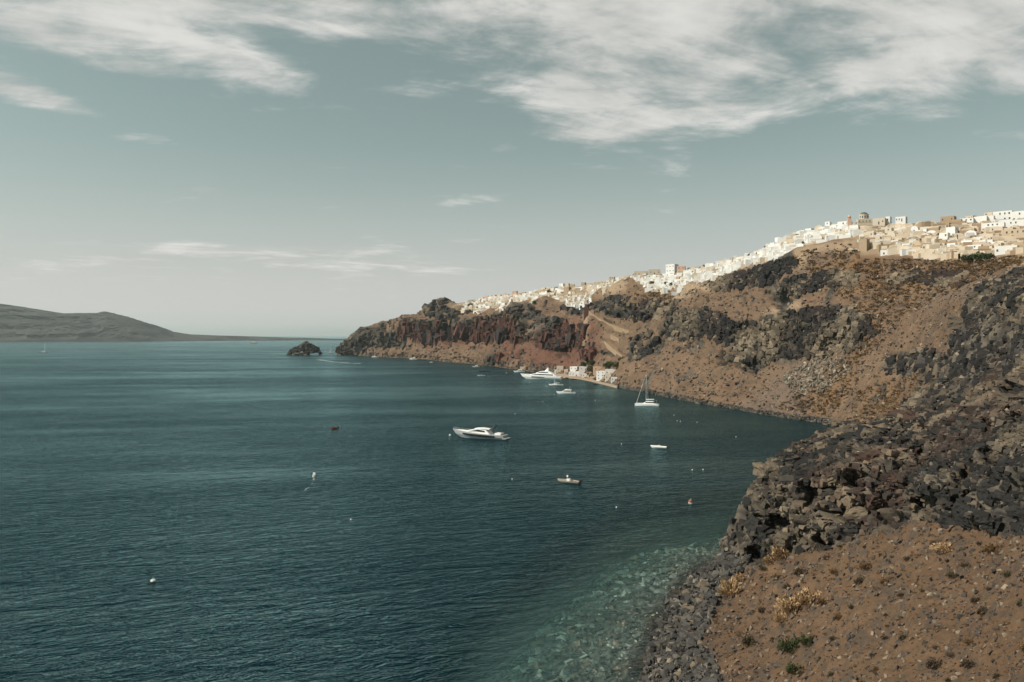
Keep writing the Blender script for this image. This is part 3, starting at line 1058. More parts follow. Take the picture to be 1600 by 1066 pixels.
def block_templates(k, seed, stretch):
    """blocks split along joints: cut and chipped boxes"""
    r = np.random.default_rng(seed)
    out = []
    for i in range(k):
        q = np.array([(x, y, z) for x in (-1, 1) for y in (-1, 1) for z in (-1, 1)], float)
        q = q * r.uniform(.62, 1.0, q.shape)
        ex = r.uniform(-1, 1, (6, 3))
        ax = r.integers(0, 3, 6)
        ex[np.arange(6), ax] = np.sign(ex[np.arange(6), ax]) * r.uniform(.8, 1.02, 6)
        q = np.concatenate([q, ex * .95]) * np.array(stretch) * r.uniform(.75, 1.25, 3)
        bm = bmesh.new()
        for c in q:
            bm.verts.new(c)
        res = bmesh.ops.convex_hull(bm, input=bm.verts)
        bmesh.ops.delete(bm, geom=[e for e in res['geom_interior'] if isinstance(e, bmesh.types.BMVert)], context='VERTS')
        bmesh.ops.triangulate(bm, faces=bm.faces)
        bm.verts.index_update()
        out.append((np.array([x.co[:] for x in bm.verts]), np.array([[q_.index for q_ in p.verts] for p in bm.faces])))
        bm.free()
    return out


def strew(name, pos, size, colors, temps, seed, mat, parent, label, upright=False, squash=1.0, joints=None):
    r = np.random.default_rng(seed)
    n = len(pos)
    M = rand_rot(n, r, upright) if joints is None else joint_rot(n, r, *joints)
    Vs, Ts, Cs, tot = [], [], [], 0
    which = r.integers(0, len(temps), n)
    for k, (tv, tf) in enumerate(temps):
        ii = np.nonzero(which == k)[0]
        if not len(ii):
            continue
        v = np.einsum('nij,vj->nvi', M[ii], tv) * size[ii][:, None, None]
        v[..., 2] *= squash
        v = v + pos[ii][:, None, :]
        f = tf[None] + (np.arange(len(ii)) * len(tv))[:, None, None] + tot
        Vs.append(v.reshape(-1, 3))
        Ts.append(f.reshape(-1, 3))
        Cs.append(np.repeat(colors[ii], len(tv), axis=0) * r.uniform(.85, 1.15, (len(ii) * len(tv), 1)))
        tot += len(ii) * len(tv)
    me = raw_mesh(name, np.concatenate(Vs), None, np.concatenate(Ts), np.concatenate(Cs))
    return link(name, me, mat, parent, label, kind='stuff')


def palette(n, seed, cols, var=.25):
    r = np.random.default_rng(seed)
    c = .80 * np.array(cols)[r.integers(0, len(cols), n)]
    return c * r.uniform(1 - var, 1 + var, (n, 1))


STONE = vertex_mat('loose_stone', 3.0, .3, .95, .5, .08)
LEAF = vertex_mat('dry_scrub', 4.0, .2, .95, .0, .05)
ROCKS20 = rock_templates(14, 11, 5)
ROCKS80 = rock_templates(8, 22, 6)
DARKS = [(.060, .057, .052), (.090, .082, .070), (.045, .043, .040), (.13, .105, .075), (.20, .165, .12), (.10, .075, .055)]
mrock, mbeach = look(M_ROCK, NPX, NPY), look(M_BEACH, NPX, NPY)
mtown, mpath = look(M_TOWN, NPX, NPY), look(M_PATH, NPX, NPY)
mbush, mshore = look(M_BUSH, NPX, NPY), look(M_SHOREROCK, NPX, NPY)
inframe = (NPX < 1640) & (NPY < 1090) & NVIS
above = NEAR_V[..., 2] > 0.1
nearpart = NEAR_V[..., 1] < 330
front = NEAR_V[..., 1] < np.interp(NPX, GX, NY[7])
soil = (mrock < .3) & (mbeach < .4) & (mtown < .2)


def place_stones(n, cond, lo, hi, power, seed):
    ii = pick(n, cond, seed)
    r = np.random.default_rng(seed + 1)
    p = NEAR_V[ii[:, 0], ii[:, 1]]
    nr = NN[ii[:, 0], ii[:, 1]]
    spx = lo + (hi - lo) * r.random(len(ii)) ** power
    s_ = spx * p[:, 1] / F / 2
    return p + nr * (s_ * .15)[:, None], s_


# the rock faces: jointed blocks still in place
BLOCKS = block_templates(12, 15, (1.15, 1.0, .72))
PILLARS = block_templates(10, 16, (.75, .75, 1.55))
BROWNS = [(.050, .045, .038), (.075, .062, .048), (.036, .034, .031), (.115, .088, .060), (.062, .055, .046), (.165, .130, .090), (.085, .058, .042), (.040, .037, .034)]


def place_blocks(G, N_, cond, n, lo, hi, power, seed, sink):
    ii = pick(n, cond, seed)
    r = np.random.default_rng(seed + 1)
    p = G[ii[:, 0], ii[:, 1]]
    nr = N_[ii[:, 0], ii[:, 1]]
    s_ = (lo + (hi - lo) * r.random(len(ii)) ** power) * p[:, 1] / F / 2
    return p - nr * (s_ * r.uniform(sink - .25, sink + .2, len(ii)))[:, None], s_


steep = NN[..., 2] < .80
rockface = inframe & above & (mrock > .45)
p0, s0 = place_blocks(NEAR_V, NN, rockface & nearpart, 700, 13, 36, 2.6, 71, .6)
def rock_tone(p, seed, k=1.0):
    """neighbouring blocks of one lava flow share their colour"""
    r = np.random.default_rng(seed)
    t = fbm(p / (14 * k), 3, 301) + r.normal(0, .12, len(p))
    t2 = fbm(p / (30 * k), 3, 307)
    a = np.array([.026, .025, .024]) + sstep(t, -.10, .50)[:, None] * (np.array([.190, .150, .104]) - np.array([.026, .025, .024]))
    a = a + (sstep(t2, .22, .45) * .35)[:, None] * (np.array([.085, .048, .034]) - a)
    return .8 * a * r.uniform(.75, 1.25, (len(p), 1))


c0 = rock_tone(p0, 72)
pm, sm = place_blocks(NEAR_V, NN, inframe & ~nearpart & (mrock > .4) & (mtown < .3), 7500, 2.2, 12, 2.6, 73, .35)
strew('hillside_outcrop', pm, sm, rock_tone(pm, 74, 2.5), BLOCKS, 75, STONE, near_slope, 'dark jointed rock of the bands across the hillside', joints=(.5, .15, .22))
p0b, s0b = place_blocks(NEAR_V, NN, rockface & nearpart, 9000, 2.5, 13, 2.0, 76, .3)
sets = []
p1, s1 = place_stones(2600, inframe & above & nearpart & (mrock > .5), 2.0, 12, 3.0, 11)
c1 = palette(len(p1), 12, DARKS)
p2, s2 = place_stones(4200, inframe & above & front & (mbeach > .4), 3, 17, 2.6, 13)
c2 = palette(len(p2), 14, DARKS[:3] + [(.075, .07, .062)] * 3 + [(.17, .15, .125)])
p3, s3 = place_stones(6500, inframe & above & front & soil, 1.3, 11, 4.5, 15)
c3 = palette(len(p3), 16, [(.10, .08, .062), (.06, .055, .05), (.22, .175, .13), (.15, .10, .065), (.13, .105, .08)])
# the largest ones are boulders of their own
allp, alls, allc = np.concatenate([p1, p2, p3]), np.concatenate([s1, s2, s3]), np.concatenate([c1, c2, c3])
order = np.argsort(-(alls / allp[:, 1]))
big, small = order[:200], order[200:]
bmeshes = []
for k, (tv, tf) in enumerate(ROCKS80):
    for q, col in enumerate(DARKS):
        bmeshes.append(raw_mesh('boulder', tv, None, tf, np.tile(np.array(col), (len(tv), 1))))
for me in bmeshes:
    me.materials.append(STONE)
for i in big:
    best = int(np.argmin([abs(allc[i] - np.array(c)).sum() for c in DARKS]))
    o = bpy.data.objects.new('boulder', bmeshes[random.randrange(8) * len(DARKS) + best])
    COL.objects.link(o)
    o.parent = near_slope
    o.location = allp[i]
    o.scale = (alls[i] * random.uniform(.9, 1.3), alls[i] * random.uniform(.9, 1.2), alls[i] * random.uniform(.6, 1.0))
    o.rotation_euler = (random.uniform(-.5, .5), random.uniform(-.5, .5), random.uniform(0, 6.28))
bigb = np.argsort(-(s0 / p0[:, 1]))
JM = []
JCOL = [(.030, .029, .027), (.060, .052, .043), (.095, .077, .057), (.160, .126, .088), (.070, .044, .034)]


def broken(tv, tf, seed):
    """the same block with chipped faces and cracks"""
    bm = bmesh.new()
    vs = [bm.verts.new(c) for c in tv]
    for f in tf:
        bm.faces.new([vs[i] for i in f])
    bmesh.ops.subdivide_edges(bm, edges=bm.edges, cuts=5, use_grid_fill=True)
    bmesh.ops.triangulate(bm, faces=bm.faces)
    bm.normal_update()
    bm.verts.index_update()
    v = np.array([x.co[:] for x in bm.verts])
    n = np.array([x.normal[:] for x in bm.verts])
    f = np.array([[q.index for q in p.verts] for p in bm.faces])
    bm.free()
    d = np.zeros(len(v))
    for sc_, a_ in ((1.1, .15), (2.9, .07)):
        off, tilt, crack = blocks(v * sc_ * np.array([1, 1, 1.3]) + seed * 7.1, seed)
        d += a_ * (off * .6 + tilt * 1.2 - np.exp(-crack / .06) * .8)
    return v + n * d[:, None], f


for q_, (tv, tf) in enumerate(BLOCKS):
    hv, hf = broken(tv, tf, q_ + 400)
    for col in JCOL:
        me = raw_mesh('rock_block', hv, None, hf, np.tile(np.array(col) * .8, (len(hv), 1)))
        me.materials.append(STONE)
        JM.append(me)
JR = joint_rot(300, np.random.default_rng(77), .45, .12, .16)
for k, i in enumerate(bigb[:300]):
    o = bpy.data.objects.new('rock_block', JM[random.randrange(len(BLOCKS)) * len(JCOL) + int(np.argmin([abs(c0[i] - np.array(c) * .8).sum() for c in JCOL]))])
    COL.objects.link(o)
    o.parent = near_slope
    o.matrix_world = Matrix.Translation(p0[i]) @ Matrix(JR[k]).to_4x4() @ Matrix.Scale(s0[i], 4)
rest_ = bigb[300:]
strew('rock_face', np.concatenate([p0[rest_], p0b]), np.concatenate([s0[rest_], s0b]), np.concatenate([c0[rest_], rock_tone(p0b, 78)]), BLOCKS, 79, STONE, near_slope,
      'dark jointed volcanic rock of the near point', joints=(.45, .12, .18))
# cliffs of the cape
CN, CPX, CPY, CVIS = grid_info(CAPE_V)
crock, cred = look(M_ROCK, CPX, CPY), look(M_RED, CPX, CPY)
cok = CVIS & (CAPE_V[..., 2] > 1) & (look(M_TOWN, CPX, CPY) < .2) & (look(M_PATH, CPX, CPY) < .1)
for nm, cond, n_, lo, hi, cols_, tmp, sd, lab in (
        ('cape_red_cliff', cok & (crock > .4) & (cred > .4), 1500, 3, 15, [(.085, .040, .030), (.060, .034, .028), (.040, .032, .029), (.11, .05, .036)], PILLARS, 81, 'dark red columnar cliff band of the cape'),
        ('cape_dark_cliff', cok & (crock > .4) & (cred <= .4), 1900, 2.5, 12, BROWNS[:5] + [(.030, .034, .034)], BLOCKS, 84, 'blackish crags of the cape'),
        ('cape_shore_rocks', cok & (CPY > 0) & (CAPE_V[..., 2] < 9), 900, 1.5, 5, BROWNS, BLOCKS, 87, 'broken rocks along the foot of the cape'),
        ('cape_outcrops', cok & (crock <= .4), 1500, 1.2, 5.5, BROWNS + [(.12, .09, .065)] * 3, BLOCKS, 90, 'small outcrops over the slopes of the cape')):
    pc_, sc_ = place_blocks(CAPE_V, CN, cond, n_, lo, hi, 2.4, sd, .3)
    strew(nm, pc_, sc_, palette(len(pc_), sd + 1, cols_), tmp, sd + 2, STONE, cape, lab, joints=(.3, .1, .2))
strew('loose_rubble', allp[small], alls[small], allc[small], ROCKS20, 21, STONE, near_slope, 'dark angular rubble and stones strewn over the near slope')
# stones of the far shore and of the middle slope
p, s_ = place_stones(2600, inframe & ~front & (mshore > .35) & (NEAR_V[..., 2] > -1), 2.2, 9, 2.2, 31)
strew('shore_rubble', p, s_, palette(len(p), 32, DARKS[:4]), ROCKS20, 33, STONE, near_slope, 'rim of dark boulders where the slope meets the bay')
p, s_ = place_stones(6500, inframe & ~front & (mtown < .1) & (mpath < .1) & (NEAR_V[..., 2] > 2), 1.6, 7.5, 3.2, 35)
strew('scattered_stones', p, s_, palette(len(p), 36, [(.10, .09, .075), (.17, .14, .105), (.07, .065, .06), (.25, .20, .15)]), ROCKS20, 37, STONE, near_slope,
      'grey stones scattered over the hillside')
talus = look(poly_mask([[(1225, 590), (1270, 565), (1320, 560), (1325, 580), (1290, 610), (1240, 615)]], 12), NPX, NPY)
p, s_ = place_stones(700, inframe & ~front & (talus > .4), 2.5, 8.5, 2.2, 38)
strew('talus', p, s_, palette(len(p), 39, [(.22, .19, .15), (.14, .125, .10), (.30, .25, .19)]), ROCKS20, 40, STONE, near_slope, 'pale fallen stones fanned below the rock band')
# sea bed stones
r_ = np.random.default_rng(41)
sx = r_.uniform(-20, 60, 9000)
sy_ = r_.uniform(96, 200, 9000)
sz_ = ground_z(sx, sy_)
ok = (sz_ < -.05) & (sz_ > -4.5) & (sy_ < 200)
sx, sy_, sz_ = sx[ok], sy_[ok], sz_[ok]
s_ = (.14 + 1.3 * r_.random(len(sx)) ** 4.5)
strew('sea_bed_stones', np.stack([sx, sy_, np.minimum(sz_ + s_ * .05, -.2 - s_ * .62)], 1), s_,
      palette(len(sx), 42, [(.50, .51, .44), (.34, .34, .30), (.72, .70, .60), (.15, .15, .13), (.42, .32, .24)]), ROCKS20, 43, STONE, bed,
      'pale and rusty stones lying under the clear shallow water', squash=.55)

# scrub
SCRUB = scrub_templates(6, 26, 8, .42, .7)
SCRUBBIG = scrub_templates(5, 800, 9, .11, .72)
GOLD, OLIVE, DRY, UMBER = (.230, .135, .060), (.090, .075, .042), (.165, .100, .050), (.085, .062, .040)
p, s_ = place_stones(5200, inframe & ~front & (mtown < .15) & (mpath < .1) & (NEAR_V[..., 2] > 3) & (mbush > .25) & (mrock < .8), 1.6, 7.0, 2.6, 51)
strew('hillside_scrub', p, s_ * 1.1, palette(len(p), 52, [GOLD, DRY, DRY, UMBER, OLIVE, GOLD]), SCRUB, 53, LEAF, near_slope, 'tawny cushions of dry scrub over the hillside', True)
p, s_ = place_stones(4200, inframe & ~front & (mtown < .15) & (mpath < .1) & (NEAR_V[..., 2] > 3) & (mbush <= .25), 1.2, 4.0, 2.6, 54)
strew('slope_scrub', p, s_ * 1.2, palette(len(p), 55, [OLIVE, DRY, UMBER, DRY]), SCRUB, 56, LEAF, near_slope, 'small dark scrub dotted over the middle slope', True)
p, s_ = place_stones(2200, inframe & front & above & soil, 1.6, 6.0, 3.0, 57)
strew('ground_scrub', p, s_ * 1.2, palette(len(p), 58, [DRY, (.13, .085, .05), (.10, .07, .045), (.17, .115, .065)]), SCRUB, 59, LEAF, near_slope, 'low dry tufts covering the near brown slope', True)

shrub_mesh = {}
for nm, col in (('umber', UMBER), ('olive', OLIVE), ('gold', (.38, .255, .14)), ('green', (.050, .062, .024)), ('dry', DRY)):
    shrub_mesh[nm] = []
    for tv, tf in SCRUBBIG:
        r_ = np.random.default_rng(hash(nm) % 1000 + len(tv))
        cc = np.array(col) * np.repeat(r_.uniform(.6, 1.3, (len(tf), 1)), 3, axis=0)
        me = raw_mesh('shrub', tv, None, tf, cc)
        me.materials.append(LEAF)
        shrub_mesh[nm].append(me)


def near_point(px, py):
    """point of the near slope seen at this photograph pixel"""
    d = np.where(NVIS & front, (NPX - px) ** 2 + (NPY - py) ** 2, 1e9)
    k = np.unravel_index(np.argmin(d), d.shape)
    return Vector(NEAR_V[k])


def shrub(px, py, wpx, hpx, kind, label, group=None, name='shrub', cat='shrub'):
    p = near_point(px, py)
    m = p.y / F
    o = link(name, random.choice(shrub_mesh[kind]), None, None, label, cat, group, loc=p)
    o.scale = (wpx * m / 2, wpx * m / 2 * .9, hpx * m * 1.25)
    o.rotation_euler = (0, 0, random.uniform(0, 6.28))
    return o


for (px, py, wp, hp, kind, lab) in [
        (1225, 872, 44, 22, 'gold', 'golden dry bush at the foot of the rock point'),
        (1204, 880, 24, 14, 'gold', 'small golden bush just below the largest cave in the rock'),
        (1142, 930, 34, 26, 'gold', 'golden dry bush beside the dark boulder beach'),
        (1155, 908, 18, 12, 'gold', 'small pale dry bush between the beach and the rock point'),
        (1236, 955, 46, 24, 'gold', 'widest golden dry bush in the middle of the near slope'),
        (1265, 942, 42, 20, 'gold', 'golden bush joined to the upper side of the widest one'),
        (1222, 972, 26, 14, 'gold', 'golden bush joined to the lower side of the widest one'),
        (1236, 1018, 40, 20, 'green', 'green shrub low on the near slope'),
        (1262, 1006, 28, 12, 'green', 'thin green shrub uphill of the larger green one'),
        (1240, 1052, 30, 14, 'green', 'dark green shrub at the lower edge below the other green ones'),
        (1170, 1008, 22, 15, 'olive', 'yellowish shrub among the rocks at the top of the beach'),
        (1475, 862, 36, 14, 'gold', 'yellow dry patch of scrub under the dark rock wall')]:
    shrub(px, py, wp, hp, kind, lab)
ii = pick(400, inframe & front & above & soil & (NPY > 850) & (NPX > 1190), 61)
kept = []
for a, b in ii:
    q = (NPX[a, b], NPY[a, b])
    if all((q[0] - k[0]) ** 2 + (q[1] - k[1]) ** 2 > 22 ** 2 for k in kept):
        kept.append(q)
    if len(kept) >= 60:
        break
BANDS = [(895, 'just under the rock wall'), (945, 'level with the widest golden bush'), (985, 'between the golden bushes and the green shrub'),
         (1025, 'level with the upper green shrub'), (2000, 'along the bottom edge')]
bands = {}
for q in kept:
    bands.setdefault(next(t for lim, t in BANDS if q[1] < lim), []).append(q)
NTH = ['first', 'second', 'third', 'fourth', 'fifth', 'sixth', 'seventh', 'eighth', 'ninth', 'tenth', 'eleventh', 'twelfth', 'thirteenth', 'fourteenth', 'fifteenth',
       'sixteenth', 'seventeenth', 'eighteenth', 'nineteenth', 'twentieth', 'twenty-first', 'twenty-second', 'twenty-third', 'twenty-fourth', 'twenty-fifth', 'twenty-sixth', 'twenty-seventh', 'twenty-eighth', 'twenty-ninth', 'thirtieth',
       'thirty-first', 'thirty-second', 'thirty-third', 'thirty-fourth', 'thirty-fifth']
for text, qs in bands.items():
    for i, q in enumerate(sorted(qs)):
        wp = random.choice([9, 10, 12, 13, 15, 18, 22]) * (1 + .25 * (q[0] > 1450))
        kind = random.choice(['umber', 'umber', 'olive', 'dry'])
        shrub(q[0], q[1], wp, wp * .5, kind, 'low %s shrub, %s from the left %s' % ({'umber': 'dark brown', 'olive': 'olive', 'dry': 'rusty'}[kind], NTH[min(i, 34)], text), 'dark shrubs dotted over the near slope')

# ------------------------------------------------------------------ small geometry helpers
def mesh_from(name, v, f, mat):
    me = bpy.data.meshes.new(name)
    me.from_pydata([tuple(x) for x in v], [], [tuple(x) for x in f])
    me.update()
    for m in (mat if isinstance(mat, (list, tuple)) else [mat]):
        me.materials.append(m)
    return me


class MB:
    def __init__(self):
        self.v, self.f, self.mi = [], [], []

    def add(self, v, f, mi=0):
        b = len(self.v)
        self.v += [tuple(x) for x in v]
        self.f += [tuple(i + b for i in q) for q in f]
        self.mi += [mi] * len(f)
        return self

    def box(self, x0, x1, y0, y1, z0, z1, mi=0, tx=0.0, ty=0.0):
        v = [(x0, y0, z0), (x1, y0, z0), (x1, y1, z0), (x0, y1, z0),
             (x0 + tx, y0 + ty, z1), (x1 - tx, y0 + ty, z1), (x1 - tx, y1 - ty, z1), (x0 + tx, y1 - ty, z1)]
        return self.add(v, [(0, 3, 2, 1), (4, 5, 6, 7), (0, 1, 5, 4), (1, 2, 6, 5), (2, 3, 7, 6), (3, 0, 4, 7)], mi)

    def loft(self, rings, mi=0, cap=True):
        n = len(rings[0])
        b = len(self.v)
        for r in rings:
            self.v += [tuple(p) for p in r]
        for i in range(len(rings) - 1):
            for j in range(n):
                k = (j + 1) % n
                self.f.append((b + i * n + j, b + i * n + k, b + (i + 1) * n + k, b + (i + 1) * n + j))
                self.mi.append(mi)
        if cap:
            self.f.append(tuple(b + j for j in reversed(range(n))))
            self.f.append(tuple(b + (len(rings) - 1) * n + j for j in range(n)))
            self.mi += [mi, mi]
        return self

    def tube(self, pts, r, n=6, mi=0, r2=None):
        pts = [Vector(p) for p in pts]
        rings = []
        for i, p in enumerate(pts):
            t = (pts[min(i + 1, len(pts) - 1)] - pts[max(i - 1, 0)]).normalized()
            u = t.orthogonal().normalized()
            w_ = t.cross(u)
            rr = r if r2 is None else r + (r2 - r) * i / max(1, len(pts) - 1)
            rings.append([p + (u * math.cos(a) + w_ * math.sin(a)) * rr for a in [2 * math.pi * k / n for k in range(n)]])
        return self.loft(rings, mi)

    def dome(self, c, r, h, n=14, m=5, mi=0, a0=0.0):
        rings = []
        for i in range(m + 1):
            e = (math.pi / 2) * i / m * .985
            rings.append([(c[0] + r * math.cos(e) * math.cos(2 * math.pi * k / n), c[1] + r * math.cos(e) * math.sin(2 * math.pi * k / n), c[2] + h * math.sin(e)) for k in range(n)])
        return self.loft(rings, mi)

    def build(self, name, mats):
        me = mesh_from(name, self.v, self.f, mats)
        me.polygons.foreach_set('material_index', self.mi)
        return me


# ------------------------------------------------------------------ building materials
WALLS = {
    'white': pbr('whitewash', (.63, .62, .59), .85, .08, .35),
    'cream': pbr('cream_render', (.49, .415, .32), .85, .10, .3),
    'tan': pbr('tan_stone', (.33, .245, .16), .9, .16, .5),
    'beige': pbr('beige_render', (.44, .345, .24), .9, .12, .25),
    'pink': pbr('pink_render', (.52, .34, .24), .85, .08, .35),
    'grey': pbr('grey_stone', (.24, .205, .165), .9, .2, .5),
}
GLASS = pbr('dark_window', (.045, .048, .050), .25, .2, 1.0, spec=.5)
FRAME = pbr('window_frame', (.42, .43, .42), .6, .1, 1.0)
DOORM = pbr('door_paint', (.045, .075, .095), .6, .2, 1.0)
SLATE = pbr('dark_roof', (.055, .060, .066), .8, .2, .5)
BLUE = pbr('dome_paint', (.060, .095, .125), .5, .12, 1.0)


def window_mesh():
    m = MB()
    m.box(-.5, .5, -.02, .05, 0, 1, 0)
    for a, b, c, d in ((-.56, -.46, -.04, 1.04), (.46, .56, -.04, 1.04)):
        m.box(a, b, -.07, .05, c, d, 1)
    m.box(-.459, .459, -.069, .05, .97, 1.04, 1)
    m.box(-.62, .62, -.12, .05, -.10, -.041, 1)
    return m.build('window', [GLASS, FRAME])


def door_mesh():
    m = MB()
    m.box(-.5, .5, -.03, .05, 0, 1, 0)
    for a, b in ((-.58, -.48), (.48, .58)):
        m.box(a, b, -.07, .05, 0, 1.04, 1)
    m.box(-.479, .479, -.069, .05, .97, 1.04, 1)
    return m.build('door', [DOORM, FRAME])


def arch_mesh():
    m = MB()
    pts = [(-.5, 0), (.5, 0)] + [(.5 * math.cos(a), .55 + .45 * math.sin(a)) for a in [math.pi * k / 8 for k in range(9)]]
    m.loft([[(x, -.04, z) for x, z in pts], [(x, .05, z) for x, z in pts]])
    return m.build('arch_opening', [GLASS])


WINDOW, DOOR, ARCH = window_mesh(), door_mesh(), arch_mesh()
WALL_CACHE = {}


def wall_mesh(w_, d, h, col, kind):
    """a cube house body with parapet, or a vaulted one"""
    key = (round(w_ * 2), round(d * 2), round(h * 3), col, kind)
    if key in WALL_CACHE:
        return WALL_CACHE[key]
    m = MB()
    if kind == 'vault':
        n = 10
        s_ = min(h * .55, w_ / 2)
        prof = [(-w_ / 2, -4), (w_ / 2, -4)] + [(w_ / 2 * math.cos(math.pi * k / n), (h - s_) + s_ * math.sin(math.pi * k / n)) for k in range(n + 1)]
        m.loft([[(x, 0, z) for x, z in prof], [(x, d, z) for x, z in prof]])
    else:
        t, p_ = .3, .45
        m.box(-w_ / 2, w_ / 2, 0, d, -4, h - p_)
        m.box(-w_ / 2, w_ / 2, 0, t, h - p_, h)
        m.box(-w_ / 2, w_ / 2, d - t, d, h - p_, h)
        m.box(-w_ / 2, -w_ / 2 + t, t, d - t, h - p_, h)
        m.box(w_ / 2 - t, w_ / 2, t, d - t, h - p_, h)
    me = m.build('wall', WALLS[col])
    WALL_CACHE[key] = me
    return me


HOUSES = 0


def opening(parent, mesh, x, z, sx, sz, side=0, w_=0, d=0):
    o = bpy.data.objects.new(mesh.name.split('.')[0], mesh)
    COL.objects.link(o)
    o.parent = parent
    if side == 0:
        o.location = (x, 0, z)
    elif side == 1:           # flank on the +x side
        o.location = (w_ / 2, x, z)
        o.rotation_euler = (0, 0, math.pi / 2)
    else:
        o.location = (-w_ / 2, x, z)
        o.rotation_euler = (0, 0, -math.pi / 2)
    o.scale = (sx, 1, sz)
    return o


def house(px0, px1, pyt, pyb, col, label, yaw=-.25, kind='flat', wins=(1, 2), door=True, name='house', cat='house', group=None,
          deep=.8, base=None, arch=False, mind=3.0, plain=0.0):
    global HOUSES
    pc = (px0 + px1) / 2
    p = base if base is not None else hit(pc, pyb)
    m = p.y / F
    wt, h = (px1 - px0) * m, (pyb - pyt) * m
    w_ = wt / (math.cos(yaw) + deep * abs(math.sin(yaw)))
    d = max(mind, deep * w_) if deep < 1.2 else deep * w_
    root = link(name, None, None, None, label, cat, group, loc=(p.x, p.y, p.z), rz=yaw + math.atan2(-p.x, p.y) * .6)
    link('wall', wall_mesh(w_, d, h, col, kind), None, root)
    rows_, cols_ = wins
    sh = h / max(rows_, 1)
    used_door = False
    for r_ in range(rows_):
        for c_ in range(cols_):
            x = -w_ / 2 + w_ * (c_ + .5) / cols_ + random.uniform(-.1, .1) * w_ / cols_ * .5
            ww = min(.85, w_ / cols_ * .36) * random.uniform(.75, 1.1)
            hh_ = min(1.1, sh * .34)
            if plain and random.random() < plain:
                continue
            if arch:
                opening(root, ARCH, x, sh * r_ + .05, ww * 1.7, min(2.6, sh * .75))
            elif door and r_ == 0 and not used_door and c_ == cols_ // 2:
                opening(root, DOOR, x, .05, min(1.0, ww * 1.1), min(2.1, sh * .66))
                used_door = True
            else:
                opening(root, WINDOW, x, sh * r_ + sh * .36, ww, hh_)
    if yaw < -.12 and d > 4 and rows_ and p.y < 800 and random.random() > plain:
        for r_ in range(rows_):
            opening(root, WINDOW, d * .5, sh * r_ + sh * .38, min(.9, d * .16), min(1.2, sh * .38), 1, w_, d)
    HOUSES += 1
    return root, w_, d, h, m


def terrace(px0, px1, pyt, pyb, col, label, deep=2.2, low=.62, name='terrace_wall', cat='wall', group='retaining walls of the village terraces'):
    """long retaining wall with a parapet, following the hill"""
    pc = hit((px0 + px1) / 2, pyb)
    m = pc.y / F
    h = (pyb - pyt) * m * low
    root = link(name, None, None, None, label, cat, group, kind='thing', loc=pc)
    n = max(4, int((px1 - px0) / 5))
    ph = random.uniform(0, 6)
    pts = []
    for i in range(n + 1):
        x = px0 + (px1 - px0) * i / n
        q = hit(x, pyb + 1.2 * math.sin(ph + i * .7)) - pc
        q.y = q.y * .55 + random.uniform(-.3, .3)
        pts.append(q)
    zt = [(pts[i].z * .45) + h * (1 if 0 < i < n else .7) + random.uniform(-.25, .25) for i in range(n + 1)]
    b, c = MB(), MB()
    for i in range(n):
        rings = []
        for j in (i, i + 1):
            q = pts[j]
            rings.append([(q.x, q.y - .25, q.z - 5), (q.x, q.y + deep, q.z - 5), (q.x, q.y + deep, zt[j]), (q.x, q.y + .15, zt[j])])
        b.loft(rings)
        rings = []
        for j in (i, i + 1):
            q = pts[j]
            rings.append([(q.x, q.y + .05, zt[j] - .1), (q.x, q.y + .5, zt[j] - .1), (q.x, q.y + .5, zt[j] + .6), (q.x, q.y + .05, zt[j] + .6)])
        c.loft(rings)
    link('wall_face', b.build('wall_face', WALLS[col]), None, root)
    link('parapet', c.build('parapet', WALLS['cream' if col != 'white' else 'white']), None, root)
    return root


# ------------------------------------------------------------------ village on the crest, near part
TW = [  # retaining walls: columns, rows, colour, label
    (1382, 1432, 344, 362, 'cream', 'tall smooth cream wall to the right of the domed church'),
    (1428, 1466, 341, 357, 'tan', 'square tan wall on the skyline right of the smooth cream wall'),
    (1338, 1384, 352, 358, 'beige', 'grey beige terrace wall directly under the domed church'),
    (1300, 1338, 364, 372, 'white', 'long white terrace wall left of and below the church'),
    (1352, 1422, 367, 374, 'beige', 'low beige terrace wall under the dark overhang of the church'),
    (1364, 1412, 374, 379, 'cream', 'cream balustraded terrace second below the church'),
    (1414, 1440, 365, 379, 'grey', 'grey stone terrace wall below the house with the dark arch'),
    (1384, 1428, 378, 399, 'cream', 'broad cream plastered bank with a curved shoulder'),
    (1424, 1476, 386, 400, 'beige', 'beige retaining wall along the lowest terrace near the palm'),
    (1440, 1472, 366, 376, 'cream', 'cream terrace wall with a row of small arches under the tan wall'),
    (1438, 1476, 377, 388, 'beige', 'beige terrace wall below the one with the small arches'),
    (1474, 1532, 381, 392, 'cream', 'long cream wall behind the palm tree'),
    (1500, 1532, 369, 383, 'beige', 'tall beige buttressed wall under the small white house'),
    (1526, 1570, 362, 374, 'cream', 'cream wall below the long white balcony'),
    (1498, 1534, 350, 363, 'beige', 'sloping beige wall below the house with dark openings'),
    (1462, 1500, 349, 358, 'cream', 'cream bank below the tan flat-roofed house'),
    (1474, 1512, 392, 403, 'beige', 'lowest beige wall just right of the palm foot'),
    (1510, 1548, 390, 401, 'cream', 'lowest cream wall above the green bushes'),
    (1440, 1478, 394, 403, 'cream', 'lowest cream wall left of the palm foot'),
    (1545, 1604, 375, 386, 'beige', 'beige terrace wall with dry plants at the far right'),
    (1318, 1345, 384, 399, 'tan', 'tan ruined wall in front of the rounded rock'),
    (1250, 1275, 392, 412, 'tan', 'tall tan wall at the left foot of the village'),
    (1245, 1262, 404, 418, 'tan', 'lower tan stone wall under the tall tan one'),
    (1290, 1330, 396, 403, 'tan', 'low tan wall at the edge of the bare slope'),
]
for i, (a, b, t, u, c, lab) in enumerate(TW):
    terrace(a, b, t, u, c, lab)

